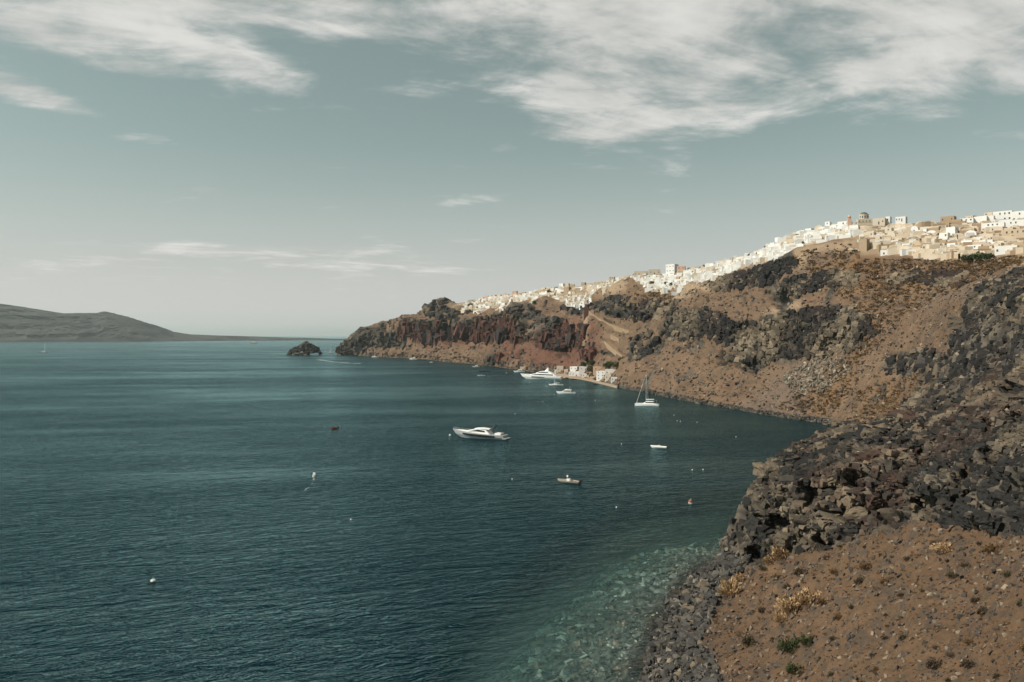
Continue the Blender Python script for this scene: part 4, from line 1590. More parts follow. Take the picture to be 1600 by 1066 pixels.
HB = [  # houses: columns, rows, colour, yaw, kind, windows, label
    (1306, 1329, 346, 359, 'white', -.3, 'flat', (2, 3), 'white house just left of the church bell tower'),
    (1296, 1308, 352, 361, 'white', -.3, 'flat', (1, 2), 'small white house two left of the church bell tower'),
    (1326, 1342, 352, 363, 'white', -.2, 'flat', (1, 2), 'low white house in front of the bell tower'),
    (1383, 1391, 337, 346, 'white', -.3, 'flat', (1, 1), 'tiny white house on top of the smooth cream wall'),
    (1398, 1416, 337, 345, 'white', -.2, 'flat', (1, 4), 'long low white house on the skyline above the smooth cream wall'),
    (1362, 1384, 341, 351, 'cream', -.2, 'flat', (1, 3), 'cream annex adjoining the right side of the domed church'),
    (1375, 1388, 391, 401, 'white', -.15, 'flat', (1, 1), 'small white hut alone at the edge of the bare slope'),
    (1468, 1492, 338, 347, 'tan', -.2, 'flat', (1, 3), 'tan flat-roofed house right of the square tan wall'),
    (1484, 1503, 343, 352, 'tan', -.25, 'flat', (1, 2), 'second tan house, stepped below the first'),
    (1498, 1522, 341, 352, 'white', -.25, 'flat', (2, 3), 'white two-storey house left of the dark pergola house'),
    (1520, 1543, 338, 351, 'white', -.3, 'flat', (2, 2), 'white house with broad dark openings'),
    (1541, 1553, 337, 350, 'white', -.2, 'flat', (2, 1), 'narrow white house right of the broad dark openings'),
    (1550, 1582, 330, 346, 'white', -.2, 'flat', (2, 4), 'large white house below the highest one on the skyline'),
    (1552, 1577, 323, 333, 'white', -.2, 'flat', (1, 3), 'highest white house on the skyline at the right'),
    (1580, 1606, 330, 346, 'white', -.2, 'flat', (2, 3), 'white house cut by the right frame edge on the skyline'),
    (1568, 1606, 344, 359, 'white', -.15, 'flat', (2, 5), 'long white house in the second row at the right frame edge'),
    (1532, 1570, 348, 361, 'white', -.15, 'flat', (2, 5), 'long white house with a row of balcony windows'),
    (1476, 1494, 355, 371, 'white', -.45, 'flat', (2, 2), 'tall white two-storey cube above the palm tree'),
    (1466, 1482, 364, 380, 'white', -.35, 'flat', (2, 2), 'white house joined below the tall white cube'),
    (1506, 1527, 360, 371, 'white', -.3, 'vault', (1, 2), 'small white vaulted house above the buttressed wall'),
    (1567, 1604, 358, 376, 'beige', -.2, 'flat', (2, 4), 'beige house with small windows at the right frame edge'),
    (1553, 1590, 384, 397, 'white', -.15, 'flat', (1, 4), 'long low white house with four windows lowest at the right'),
    (1422, 1435, 353, 366, 'white', -.2, 'vault', (1, 1), 'white vaulted house with one dark arch'),
    (1437, 1449, 358, 367, 'cream', -.25, 'flat', (1, 1), 'cream cube right of the house with the dark arch'),
    (1446, 1464, 360, 369, 'white', -.2, 'vault', (1, 2), 'white vaulted house under the square tan wall'),
    (1392, 1420, 369, 379, 'cream', -.1, 'flat', (1, 5), 'low cream house front with a row of openings'),
    (1440, 1470, 381, 391, 'cream', -.1, 'flat', (1, 5), 'cream row house left of the palm on the lower terrace'),
    (1528, 1552, 375, 385, 'white', -.2, 'flat', (1, 2), 'white house right of the buttressed wall'),
    (1500, 1516, 384, 394, 'cream', -.2, 'vault', (1, 1), 'cream vaulted house right of the palm crown'),
    (1340, 1356, 374, 394, 'tan', -.4, 'flat', (0, 0), 'blunt tan stone tower beside the ruined wall'),
]
for (a, b, t, u, c, yaw, kind, wins, lab) in HB:
    house(a, b, t, u, c, lab, yaw - .22, kind, wins, door=(wins[1] > 1), arch=(lab.find('arch') > 0), group='houses of the near village', mind=4, plain=.25)

# domed church
p = hit(1351, 351)
m = p.y / F
ch = link('domed_church', None, None, None, 'cream domed church with a bell tower on the skyline', 'church', loc=p, rz=-.2)
b = MB().box(-10 * m, 11 * m, 0, 14 * m, -5, 9 * m)
nave = link('nave', b.build('nave', WALLS['cream']), None, ch)
b = MB()
n_ = 18
b.loft([[(.5 * m + 7 * m * math.cos(2 * math.pi * k / n_), 7.5 * m + 7 * m * math.sin(2 * math.pi * k / n_), z) for k in range(n_)] for z in (9 * m - .2, 16 * m)])
b.loft([[(.5 * m + 7.4 * m * math.cos(2 * math.pi * k / n_), 7.5 * m + 7.4 * m * math.sin(2 * math.pi * k / n_), z) for k in range(n_)] for z in (16 * m, 16 * m + .35)])
drum = link('drum', b.build('drum', WALLS['cream']), None, ch)
link('dome', MB().dome((.5 * m, 7.5 * m, 16 * m + .3), 5.6 * m, 3.6 * m).build('dome', SLATE), None, ch)
for k in range(5):
    a = math.radians(-150 + 30 * k)
    o = link('window', WINDOW, None, drum, loc=(.5 * m + 7.0 * m * math.cos(a), 7.5 * m + 7.0 * m * math.sin(a), 11 * m))
    o.rotation_euler = (0, 0, a + math.pi / 2)
    o.scale = (.8, 1, 1.4)
for k in range(4):
    o = link('window', WINDOW, None, nave, loc=(-7.5 * m + 5 * m * k, 0, 3.6 * m))
    o.scale = (.7, 1, 1.3)
b = MB().box(-24 * m, -18 * m, 2, 2 + 6 * m, -5, 10 * m)
b.box(-23.4 * m, -22.2 * m, 2.2, 2 + 5.6 * m, 10 * m, 13 * m).box(-19.8 * m, -18.6 * m, 2.2, 2 + 5.6 * m, 10 * m, 13 * m)
b.box(-24 * m, -18 * m, 2, 2 + 6 * m, 13 * m, 13.6 * m)
bt = link('bell_tower', b.build('bell_tower', WALLS['pink']), None, ch)
link('cap', MB().dome((-21 * m, 2 + 3 * m, 13.6 * m), 2.6 * m, 2.8 * m, 12, 4).build('cap', WALLS['pink']), None, bt)
b = MB()
for k in range(22):
    x = -12 * m + 36 * m * k / 21
    b.box(x - .12, x + .12, -1.6, -1.36, .3, 1.5)
b.box(-12.5 * m, 24.5 * m, -1.75, -1.2, 1.5, 1.75)
b.box(-12.5 * m, 24.5 * m, -2.0, 0, -3, .3)
link('balustrade', b.build('balustrade', WALLS['cream']), None, ch)
# tall block of three storeys
house(1037, 1057, 413, 433, 'white', 'tall white three-storey block with nine windows standing above the houses', -.62, 'flat', (3, 3), False, cat='building', name='apartment_block')
house(1057, 1071, 416, 427, 'pink', 'pink house right behind the tall white block', -.2, 'flat', (2, 2), group='houses on the middle crest')
house(990, 1013, 420, 428, 'cream', 'long cream house with a dark flat roof on the crest', -.1, 'flat', (1, 4), group='houses on the middle crest')
house(1013, 1032, 421, 429, 'cream', 'cream house between the dark flat roof and the tall white block', -.1, 'flat', (1, 3), group='houses on the middle crest')

# ------------------------------------------------------------------ the crowded white quarters
ORD = ['first', 'second', 'third', 'fourth', 'fifth', 'sixth', 'seventh', 'eighth', 'ninth', 'tenth', 'eleventh', 'twelfth', 'thirteenth',
       'fourteenth', 'fifteenth', 'sixteenth', 'seventeenth', 'eighteenth', 'nineteenth', 'twentieth']
ORD += ['twenty-' + q for q in ORD[:9]]
ROWN = ['crest row', 'second row down', 'third row down', 'fourth row down', 'fifth row down', 'sixth row down', 'seventh row down']


def quarter(where, group, top, bot, cols, storey, wpx, colors, seed, skip=.12, minwin=1):
    """rows of cube houses between an upper and a lower outline"""
    rr = random.Random(seed)
    tx, ty = zip(*top)
    bx_, by_ = zip(*bot)
    c = cols[0]
    frac_rows = []
    depthmax = max(np.interp(x, bx_, by_) - np.interp(x, tx, ty) for x in np.linspace(cols[0], cols[1], 30))
    nrows = max(1, int(round(depthmax / (storey * .92))))
    for r_ in range(nrows):
        c = cols[0] + rr.uniform(0, wpx * .7)
        k = 0
        while c < cols[1]:
            w_ = wpx * rr.uniform(.75, 1.45)
            x = c + w_ / 2
            t, u = np.interp(x, tx, ty), np.interp(x, bx_, by_)
            yb = t + storey * (1.0 + r_ * .92) + rr.uniform(-.18, .18) * storey
            if yb < u + storey * .25 and rr.random() > skip:
                two = rr.random() < .16
                h = storey * (rr.uniform(1.35, 1.7) if two else rr.uniform(.85, 1.1))
                col = rr.choice(colors)
                kind = 'vault' if rr.random() < .22 else 'flat'
                nm = {'white': 'white', 'cream': 'cream', 'tan': 'tan', 'pink': 'pink', 'beige': 'beige'}[col]
                lab = '%s %s house, %s from left, %s, %s' % (nm, 'vaulted' if kind == 'vault' else ('two-storey' if two else 'cube'), ORD[min(k, 28)], ROWN[min(r_, 6)], where)
                random.seed(seed * 1000 + r_ * 50 + k)
                house(c, c + w_, yb - h, yb, col, lab, rr.uniform(-.85, -.15), kind, (2 if two and kind == 'flat' else 1, max(minwin, int(w_ / storey * 1.2))),
                      door=True, group=group, mind=3.5, deep=rr.uniform(.6, 1.0), plain=.45)
                k += 1
            c += w_ * rr.uniform(.92, 1.15)
    return nrows


quarter('in the white cascade', 'houses of the white cascade', [(1165, 399), (1190, 389), (1200, 383), (1240, 361), (1300, 350)],
        [(1165, 408), (1190, 410), (1232, 402), (1245, 394), (1290, 378), (1303, 372)], (1166, 1300), 7.2, 12, ['white', 'white', 'white', 'cream'], 101, .08)
quarter('around the tall white block', 'houses on the middle crest', [(985, 426), (1000, 428), (1030, 430), (1060, 424), (1100, 415), (1150, 404), (1168, 400)],
        [(985, 430), (1005, 440), (1012, 452), (1055, 456), (1075, 450), (1100, 440), (1135, 428), (1168, 412)], (986, 1166), 5.8, 9.5,
        ['white', 'white', 'white', 'white', 'cream', 'tan'], 102, .1)
quarter('above the dark cliff', 'houses above the stepped path', [(828, 455), (860, 445), (880, 442), (900, 444), (940, 439), (985, 427)],
        [(828, 470), (850, 466), (880, 464), (905, 470), (930, 458), (960, 448), (985, 434)], (828, 984), 5.2, 8.5, ['cream', 'white', 'cream', 'beige', 'white', 'tan'], 103, .12)
quarter('spilling down beside the stepped path', 'houses above the stepped path', [(878, 464), (900, 462), (918, 460)], [(878, 474), (890, 486), (902, 482), (918, 476)], (880, 918), 5.0, 7.5, ['white'], 104, .05)
quarter('at the cape end', 'houses at the end of the cape', [(712, 476), (728, 470), (745, 468), (760, 461), (795, 456), (828, 458)],
        [(712, 484), (735, 482), (755, 490), (780, 484), (800, 478), (820, 468), (828, 464)], (713, 828), 4.6, 7.2, ['cream', 'white', 'pink', 'white', 'cream', 'beige'], 105, .08)
# crest skyline on the right
quarter('on the far right skyline', 'houses of the near village', [(1500, 337), (1540, 334), (1606, 328)], [(1500, 342), (1540, 338), (1606, 340)], (1500, 1552), 6.5, 12, ['white', 'cream'], 106, .1)
quarter('between the cream terraces', 'houses of the near village', [(1300, 362), (1340, 362), (1420, 360), (1500, 356), (1606, 352)], [(1300, 376), (1340, 380), (1420, 398), (1500, 398), (1606, 392)],
        (1345, 1606), 8.2, 17, ['white', 'cream', 'cream', 'beige'], 107, .30)


# walls, steps and low terraces jumbled between the houses, too many and too small to tell apart
def jumble(name, zones, label, seed):
    r = np.random.default_rng(seed)
    V, Q, C, tot = [], [], [], 0
    f = np.array([(0, 3, 2, 1), (4, 5, 6, 7), (0, 1, 5, 4), (1, 2, 6, 5), (2, 3, 7, 6), (3, 0, 4, 7)])
    cols = {'w': (.61, .60, .57), 'c': (.50, .42, .32), 't': (.32, .24, .16)}
    for top, bot, (c0, c1), n, mix_, sz in zones:
        tx, ty = zip(*top)
        bx_, by_ = zip(*bot)
        for i in range(n):
            x = r.uniform(c0, c1)
            t, u = np.interp(x, tx, ty), np.interp(x, bx_, by_)
            p = hit(x, t + 2 + (u - t) * r.random() ** .9)
            w_, d, h = sz * r.uniform(.5, 2.2), sz * r.uniform(.4, 1.1), sz * r.uniform(.25, .75)
            a = r.uniform(-.9, -.1)
            ca_, sa_ = math.cos(a), math.sin(a)
            v = np.array([(-1, -1, -2), (1, -1, -2), (1, 1, -2), (-1, 1, -2), (-1, -1, 1), (1, -1, 1), (1, 1, 1), (-1, 1, 1)], float) * (w_ / 2, d / 2, 1)
            v[:, 2] = np.where(v[:, 2] > 0, h, -3)
            v = np.stack([v[:, 0] * ca_ - v[:, 1] * sa_, v[:, 0] * sa_ + v[:, 1] * ca_, v[:, 2]], 1) + np.array(p)
            V.append(v)
            Q.append(f + tot)
            C.append(np.tile(np.array(cols[mix_[r.integers(0, len(mix_))]]) * r.uniform(.85, 1.08), (8, 1)))
            tot += 8
    link(name, raw_mesh(name, np.concatenate(V), np.concatenate(Q), None, np.concatenate(C)), vertex_mat('jumbled_render', .6, .1, .9, .1, .1), None, label, kind='stuff')


jumble('village_walls', [
    ([(1165, 399), (1200, 384), (1240, 362), (1300, 350)], [(1165, 410), (1190, 411), (1232, 404), (1245, 396), (1290, 380), (1303, 374)], (1166, 1302), 260, 'wwwwc', 4.0),
    ([(985, 426), (1030, 430), (1060, 424), (1100, 415), (1150, 404), (1168, 400)], [(985, 431), (1005, 442), (1012, 454), (1055, 457), (1075, 451), (1100, 441), (1135, 430), (1168, 413)], (986, 1168), 380, 'wwwwc', 4.2),
    ([(828, 455), (860, 446), (900, 445), (940, 440), (985, 428)], [(828, 472), (850, 468), (880, 468), (905, 482), (930, 460), (960, 450), (985, 436)], (828, 984), 380, 'wwcct', 4.6),
    ([(712, 477), (745, 469), (760, 462), (795, 457), (828, 459)], [(712, 486), (735, 484), (755, 492), (780, 486), (800, 480), (820, 470), (828, 466)], (713, 828), 330, 'wwcc', 4.8),
    ([(1345, 362), (1420, 358), (1500, 350), (1606, 345)], [(1345, 380), (1420, 399), (1500, 401), (1606, 395)], (1345, 1606), 420, 'wccct', 4.2),
    ([(1300, 352), (1345, 352)], [(1300, 374), (1345, 368)], (1300, 1345), 50, 'wwc', 4.0)], 'jumble of whitewashed walls, steps and terraces between the houses', 9)
random.seed(77)

# ------------------------------------------------------------------ harbour
def quay_pt(px, py, z=1.1):
    y = (H - z) * F / (py - HZ)
    return Vector(((px - 800) / F * y, y, z))


qp = [(863, 586), (880, 589), (905, 591), (925, 595), (945, 600), (964, 605), (968, 596), (950, 586), (920, 578), (866, 575)]
b = MB()
b.loft([[tuple(quay_pt(x, y, 1.1).xy) + (z,) for x, y in qp] for z in (-3, 1.1)])
link('quay', b.build('quay', pbr('quay_stone', (.30, .22, .155), .9, .25, .2)), kind='structure', label='tan stone quay of the little harbour')
PORT = [
    (869, 881, 572, 581, 580.5, 'cream', -.2, (1, 2), 'grey cream house at the left end of the harbour'),
    (888, 904, 573, 584, 584, 'white', -.5, (2, 2), 'tallest white block in the middle of the harbour'),
    (887, 909, 581, 588, 588, 'white', -.2, (1, 4), 'low tavern with shaded openings in front of the white block'),
    (881, 888, 577, 584, 584, 'cream', -.2, (1, 1), 'small cream hut left of the tallest harbour block'),
    (904, 926, 573, 579, 579.5, 'white', -.1, (1, 3), 'low white roofs behind the harbour trees'),
    (926, 944, 573, 580, 580, 'pink', -.1, (1, 2), 'peach wall house behind the large harbour tree'),
    (930, 947, 580, 594, 594, 'white', -.35, (3, 2), 'white three-storey house at the right end of the harbour'),
    (945, 964, 577.5, 586, 586, 'white', -.1, (1, 3), 'long white house running up the slope at the right of the harbour'),
    (944, 956, 584, 594, 594, 'cream', -.3, (1, 2), 'cream house in front of the long white harbour house'),
    (908, 921, 584, 589.5, 589.5, 'white', -.15, (1, 2), 'low white shed right of the tavern on the quay'),
    (954, 965, 590, 596, 596, 'white', -.1, (1, 2), 'lowest white shed at the right tip of the quay'),
    (866, 874, 578, 583, 583, 'white', -.1, (1, 1), 'small white shed at the water beside the large yacht stern'),
    (812, 822, 573, 579, 579, 'cream', -.2, (1, 1), 'lone cream boathouse behind the large yacht'),
]
for (a, bb, t, u, pb, c, yaw, wins, lab) in PORT:
    bp_ = quay_pt((a + bb) / 2, pb, 1.12)
    hp_ = hit((a + bb) / 2, u)
    if hp_.z > 1.2 or a < 860:
        bp_ = hp_
    house(a, bb, t, u, c, lab, yaw, 'flat', wins, True, group='houses of the harbour', base=bp_, mind=4)
bp_ = quay_pt(898, 589.3, 1.12)
aw = link('awning', None, None, None, 'pale flat awning on posts in front of the harbour tavern', 'awning', loc=bp_)
link('canopy', MB().box(-7, 7, -2, 1.2, 2.6, 2.75).build('canopy', WALLS['white']), None, aw)
for k in range(4):
    x = -6.6 + 4.4 * k
    link('post', MB().box(x - .08, x + .08, -1.9, -1.74, 0, 2.6).build('post', FRAME), None, aw)

# stepped path on the slope
b = MB()
for line in PATHS:
    for (x1, y1), (x2, y2) in zip(line, line[1:]):
        n_ = max(3, int(math.hypot(x2 - x1, y2 - y1) / 1.5))
        for i in range(n_):
            q = hit(x1 + (x2 - x1) * (i + .5) / n_, y1 + (y2 - y1) * (i + .5) / n_)
            b.box(q.x - 2.0, q.x + 2.0, q.y - 2.4, q.y + 2.4, q.z - 4, q.z + 1.3 + .15 * (i % 2))
link('stepped_path', b.build('stepped_path', pbr('path_stone', (.36, .265, .175), .9, .15, .3)), kind='structure', label='pale stepped path zigzagging down to the harbour')

# ------------------------------------------------------------------ trees
def leaf_cloud(centers, radii, n, leaf, seed, cols):
    r = np.random.default_rng(seed)
    k = r.integers(0, len(centers), n)
    d = r.normal(size=(n, 3))
    d /= np.linalg.norm(d, axis=1, keepdims=True)
    P = np.array(centers)[k] + d * (np.array(radii)[k] * r.uniform(.55, 1.05, n))[:, None] * np.array([1, 1, .8])
    a, b_ = r.normal(size=(n, 3)) * leaf, r.normal(size=(n, 3)) * leaf
    V = np.stack([P - a * .5, P + a * .5, P + b_], 1).reshape(-1, 3)
    T = np.arange(3 * n).reshape(n, 3)
    C = np.repeat(np.array(cols)[r.integers(0, len(cols), n)] * r.uniform(.7, 1.3, (n, 1)), 3, axis=0)
    return raw_mesh('crown', V, None, T, C)


BARK = pbr('bark', (.10, .075, .05), .95, .25, 2.0)


def tree(px, py, wpx, hpx, label, cols, seed, base=None, name='tree', group=None):
    p = base if base is not None else hit(px, py)
    m = p.y / F
    W, Ht = wpx * m, hpx * m
    t = link(name, None, None, None, label, 'tree', group, loc=p)
    r = random.Random(seed)
    tk = MB()
    tk.tube([(0, 0, -1), (.1 * W * .2, 0, Ht * .3), (.05 * W, .03 * W, Ht * .55)], .05 * Ht, 7, 0, .03 * Ht)
    cs, rs = [], []
    for k in range(8):
        a = 6.283 * k / 8 + r.uniform(-.3, .3)
        c = (W * .30 * math.cos(a), W * .26 * math.sin(a), Ht * r.uniform(.42, .85))
        tk.tube([(.03 * W, 0, Ht * .35), tuple(q * .8 for q in c[:2]) + (c[2],)], .025 * Ht, 5, 0, .01 * Ht)
        cs.append(c)
        rs.append(r.uniform(.17, .27) * W)
    cs.append((0, 0, Ht * .8))
    rs.append(W * .25)
    link('trunk', tk.build('trunk', BARK), None, t)
    link('crown', leaf_cloud(cs, rs, 900, .055 * W, seed, cols), LEAF, t)
    return t


OLV = [(.045, .055, .022), (.075, .075, .032), (.11, .085, .035)]
GRN = [(.030, .050, .020), (.050, .070, .024), (.040, .055, .026)]
tree(925, 588, 17, 16, 'large olive brown tree in front of the peach harbour wall', OLV, 3)
tree(912, 576, 14, 10, 'left dark tree on the bank behind the harbour', GRN, 4)
tree(924, 574, 14, 11, 'right dark tree on the bank behind the harbour', GRN, 5)
tree(950, 578, 16, 13, 'dark green tree behind the long white harbour house', GRN, 6)
tree(963, 578, 16, 13, 'brownish green tree uphill at the right end of the harbour', OLV, 7)
tree(974, 570, 18, 11, 'bushy tawny tree above the right end of the harbour', OLV, 8)
for (px, py, w_, h_, lab) in [(1512, 409, 20, 10, 'left bush of the green clump under the lowest cream wall'), (1530, 408, 24, 12, 'middle bush of the green clump under the lowest cream wall'),
                              (1546, 405, 14, 8, 'right bush of the green clump under the lowest cream wall'), (1354, 384, 8, 12, 'dark tree beside the blunt tan tower'),
                              (1246, 373, 7, 7, 'round dark tree among the white cascade houses'), (1256, 383, 7, 6, 'second round dark tree lower in the white cascade'),
                              (1172, 402, 9, 6, 'dark bush on the skyline at the left foot of the cascade'), (1186, 400, 9, 7, 'dark tree under the cascade left edge'),
                              (1198, 389, 8, 5, 'dark bush on the skyline beside the top of the cascade'), (1018, 447, 8, 8, 'dark tree among the white houses below the tall block'),
                              (1042, 446, 10, 5, 'green tree in a terrace below the tall block'), (1050, 447, 9, 5, 'second green tree in a terrace below the tall block'),
                              (995, 433, 12, 5, 'dark bushes left of the houses around the tall block'), (858, 460, 8, 8, 'dark tree among the cape houses'),
                              (838, 478, 14, 8, 'dark green bush on the cliff under the cape houses'), (735, 480, 10, 7, 'dark bush between the cape rocks and the end houses'),
                              (1466, 372, 5, 9, 'dark cypress left of the white house joined to the cube')]:
    tree(px, py, w_, h_, lab, GRN if 'green' in lab or 'cypress' in lab else OLV, int(px))


def palm(px, py, hpx, label):
    p = hit(px, py)
    m = p.y / F
    Ht = hpx * m
    t = link('palm_tree', None, None, None, label, 'palm tree', loc=p)
    link('trunk', MB().tube([(0, 0, -1), (.1, 0, Ht * .35), (0, .1, Ht * .62)], .28, 7, 0, .2).build('trunk', BARK), None, t)
    fr = MB()
    for k in range(16):
        a = 6.283 * k / 16 + random.uniform(-.15, .15)
        L = Ht * random.uniform(.42, .55)
        up = random.uniform(.1, .5)
        pts = [(L * s_ * math.cos(a), L * s_ * math.sin(a), Ht * .62 + L * (up * s_ * 1.6 - s_ * s_ * .95)) for s_ in (0, .35, .7, 1.0)]
        wv = (-math.sin(a) * .5, math.cos(a) * .5)
        for i, (q, e) in enumerate(zip(pts, pts[1:])):
            k0, k1 = (1 - i * .28), (1 - (i + 1) * .3)
            fr.add([(q[0] - wv[0] * k0, q[1] - wv[1] * k0, q[2] - .15), (q[0], q[1], q[2] + .1), (e[0], e[1], e[2] + .1), (e[0] - wv[0] * k1, e[1] - wv[1] * k1, e[2] - .15)], [(0, 1, 2, 3)])
            fr.add([(q[0] + wv[0] * k0, q[1] + wv[1] * k0, q[2] - .15), (q[0], q[1], q[2] + .1), (e[0], e[1], e[2] + .1), (e[0] + wv[0] * k1, e[1] + wv[1] * k1, e[2] - .15)], [(3, 2, 1, 0)])
    link('crown', fr.build('crown', pbr('palm_leaf', (.05, .065, .025), .7, .3, 1.0)), None, t)


palm(1486, 394, 10, 'palm tree standing before the long cream wall')
palm(1564, 381, 9, 'palm tree beside the far right terrace wall')
palm(1077, 424, 8, 'palm tree on the crest right of the pink house')
palm(1101, 420, 9, 'tall thin palm on the middle crest further right')

# ------------------------------------------------------------------ islet and its chapel
def islet():
    c = sea(474, 555)
    m = c.y / F
    rings, n_, rows_ = [], 96, 44
    V = np.zeros((rows_, n_, 3))
    prof_x = np.array([-26, -20, -14, -8, -3, 2, 8, 14, 19, 24, 28]) * m
    prof_h = np.array([0, 5, 11, 11.5, 14, 18.5, 18, 15, 12, 10, 0]) * m
    for i in range(rows_):
        t = i / (rows_ - 1)
        for k in range(n_):
            a = 2 * math.pi * k / n_
            x, y = 27 * m * (1 - t) * math.cos(a), 15 * m * (1 - t) * math.sin(a)
            hx = np.interp(x, prof_x, prof_h)
            z = hx * (1 - abs(y / (15.2 * m)) ** 4) - 2.0 * (1 - sstep(t, 0, .2))
            V[i, k] = (c.x + x, c.y + y, z)
    P = V.reshape(-1, 3)
    off, tilt, crack = blocks(P / 7.0, 3)
    o2, t2, c2 = blocks(P / 3.2, 4)
    P2 = P.copy()
    P2[:, 2] += (off * 2.2 + tilt * 3 + o2 * 1.0 + t2 * 1.2) * sstep(P[:, 2], -1, 4)
    P2[:, 0] += off * 1.2
    C = ROCK_DARK * (.75 + .3 * off)[:, None]
    idx = np.arange(len(P)).reshape(rows_, n_)
    f4 = np.stack([idx[:-1], np.roll(idx, -1, 1)[:-1], np.roll(idx, -1, 1)[1:], idx[1:]], -1).reshape(-1, 4)
    return raw_mesh('rock_islet', P2, f4, None, np.clip(C * .7, .01, .5)), c, m, P2


me, ic, im, IP = islet()
iso = link('rock_islet', me, GROUND_FAR, None, 'dark craggy rock islet rising from the sea off the cape', 'islet')
r_ = np.random.default_rng(95)
ip = IP[r_.integers(0, len(IP), 900)]
ip = ip[(ip[:, 2] > .5)][:420]
isz = (1.2 + 5.5 * r_.random(len(ip)) ** 2.2) * im / 2 * 1.1
strew('crags', ip - np.array([0, 0, .6]) * isz[:, None], isz, palette(len(ip), 96, [(.040, .040, .037), (.028, .029, .028), (.060, .055, .047)]), BLOCKS, 97, STONE, iso, None, joints=(.2, .1, .25))
b = MB()
for x0, x1, z in ((-14, 9, 2.2), (-10, 4, 4.0)):
    b.box(x0 * im, x1 * im, -15.5 * im, -9 * im, -2, z * im)
link('landing', b.build('landing', WALLS['grey']), None, None, 'low grey landing wall along the foot of the islet', 'wall', loc=(ic.x, ic.y, 0))
cp = link('chapel', None, None, None, 'tiny white chapel on the islet landing', 'chapel', loc=(ic.x + 1 * im, ic.y - 14 * im, 4.0 * im))
link('wall', MB().box(-1.6 * im, 1.6 * im, 0, 4 * im, 0, 2.6 * im).build('wall', WALLS['white']), None, cp)
link('dome', MB().dome((0, 2 * im, 2.6 * im), 1.3 * im, 1.4 * im, 10, 4).build('dome', WALLS['white']), None, cp)

# ------------------------------------------------------------------ boats
GEL = pbr('white_gelcoat', (.74, .73, .70), .35, .04, .5, spec=.5)
GELG = pbr('grey_gelcoat', (.36, .37, .37), .35, .06, .5, spec=.5)
NAVY = pbr('dark_hull', (.020, .026, .034), .35, .2, .5, spec=.5)
BGLASS = pbr('boat_glass', (.012, .015, .018), .12, .2, .5, spec=.6)
TEAK = pbr('teak_deck', (.34, .235, .15), .7, .2, 2.0)
STEEL = pbr('mast_metal', (.58, .58, .56), .45, .06, 1.0, metal=.3)
SAIL = pbr('sail_cloth', (.72, .71, .67), .8, .05, .5)
RUBBER = pbr('black_rubber', (.02, .02, .02), .7, .2, 1.0)
REDP = pbr('red_paint', (.30, .050, .030), .5, .15, 1.0)
ORNG = pbr('orange_buoy', (.22, .075, .04), .5, .15, 1.0)
WOOD = pbr('painted_wood', (.36, .31, .25), .7, .15, 1.0)


def hull_rings(L, B, zs, zb, keel, fine=2.2, rake=.12, stern=.9, n=16, inset=0.0, top=None):
    """sections of a hull: bow at +x"""
    rings = []
    for i in range(n + 1):
        t = i / n
        x = -L / 2 + L * t
        w_ = B / 2 * (stern + (1 - stern) * min(1, t / .35)) * max(.02, 1 - max(0, (t - .42) / .58) ** fine)
        w_ = max(.02, w_ - inset)
        sheer = zs + (zb - zs) * t ** 1.8 if top is None else top
        k = keel * (1 - max(0, (t - .6) / .4) ** 1.5)
        xr = x - rake * L * t ** 4
        rings.append([(x, -w_, sheer), (x - (x - xr) * .35, -w_ * .93, sheer * .45), (xr, -w_ * .72, -.02), (xr, 0, -k), (xr, w_ * .72, -.02), (x - (x - xr) * .35, w_ * .93, sheer * .45), (x, w_, sheer)])
    return rings


def cabin(m, secs, mi=0, k=.82):
    """superstructure: (x, half width, bottom, top)"""
    m.loft([[(x, -w_, a), (x, w_, a), (x, w_ * k, b), (x, -w_ * k, b)] for x, w_, a, b in secs], mi)
    return m


def boat(name, label, cat, px, py, head, z=0.0, group=None):
    p = sea(px, py)
    o = link(name, None, None, None, label, cat, group, loc=(p.x, p.y, z))
    o.rotation_euler = (0, 0, head)
    return o, p.y / F


def part(o, name, mb, mats):
    return link(name, mb.build(name, mats), None, o)


def heading(dx_, dy_):
    return math.atan2(dy_, dx_)


# 1 the sleek motor yacht in the middle of the bay
o, m = boat('motor_yacht', 'sleek white motor yacht with a dark window band, nearest of the large boats', 'yacht', 748, 684.5, heading(-20.5, 8.5))
L = 26.0
part(o, 'hull', MB().loft(hull_rings(L, 6.0, 1.9, 3.7, .9, 2.0, .16)), GELG)
b = MB()
for s_ in (-1, 1):
    pts = [(-L * .34, 2.93, .75, 1.6), (-L * .1, 2.98, .8, 1.85), (L * .12, 2.85, 1.15, 2.1), (L * .27, 2.05, 1.7, 2.3)]
    b.loft([[(x, s_ * (w_ - .12), a), (x, s_ * (w_ + .04), a), (x, s_ * (w_ + .05), c), (x, s_ * (w_ - .12), c)] for x, w_, a, c in pts])
part(o, 'hull_window_band', b, BGLASS)
b = MB()
cabin(b, [(-L * .24, 2.35, 1.9, 2.3), (-L * .17, 2.45, 1.95, 3.9), (-L * .02, 2.4, 2.1, 4.35), (L * .08, 2.3, 2.25, 3.9), (L * .24, 1.7, 2.75, 3.15), (L * .40, .9, 3.1, 3.42)])
sup = part(o, 'superstructure', b, GEL)
b = MB()
cabin(b, [(-L * .15, 2.40, 3.05, 3.62), (-L * .02, 2.37, 3.2, 4.05), (L * .07, 2.26, 3.2, 3.72), (L * .155, 2.0, 3.05, 3.15)], 0, .86)
link('windows', b.build('windows', BGLASS), None, sup)
b = MB()
cabin(b, [(-L * .23, 2.1, 4.2, 4.36), (-L * .05, 2.05, 4.45, 4.66), (L * .05, 1.7, 4.25, 4.45)], 0, .9)
link('hardtop', b.build('hardtop', GEL), None, sup)
b = MB()
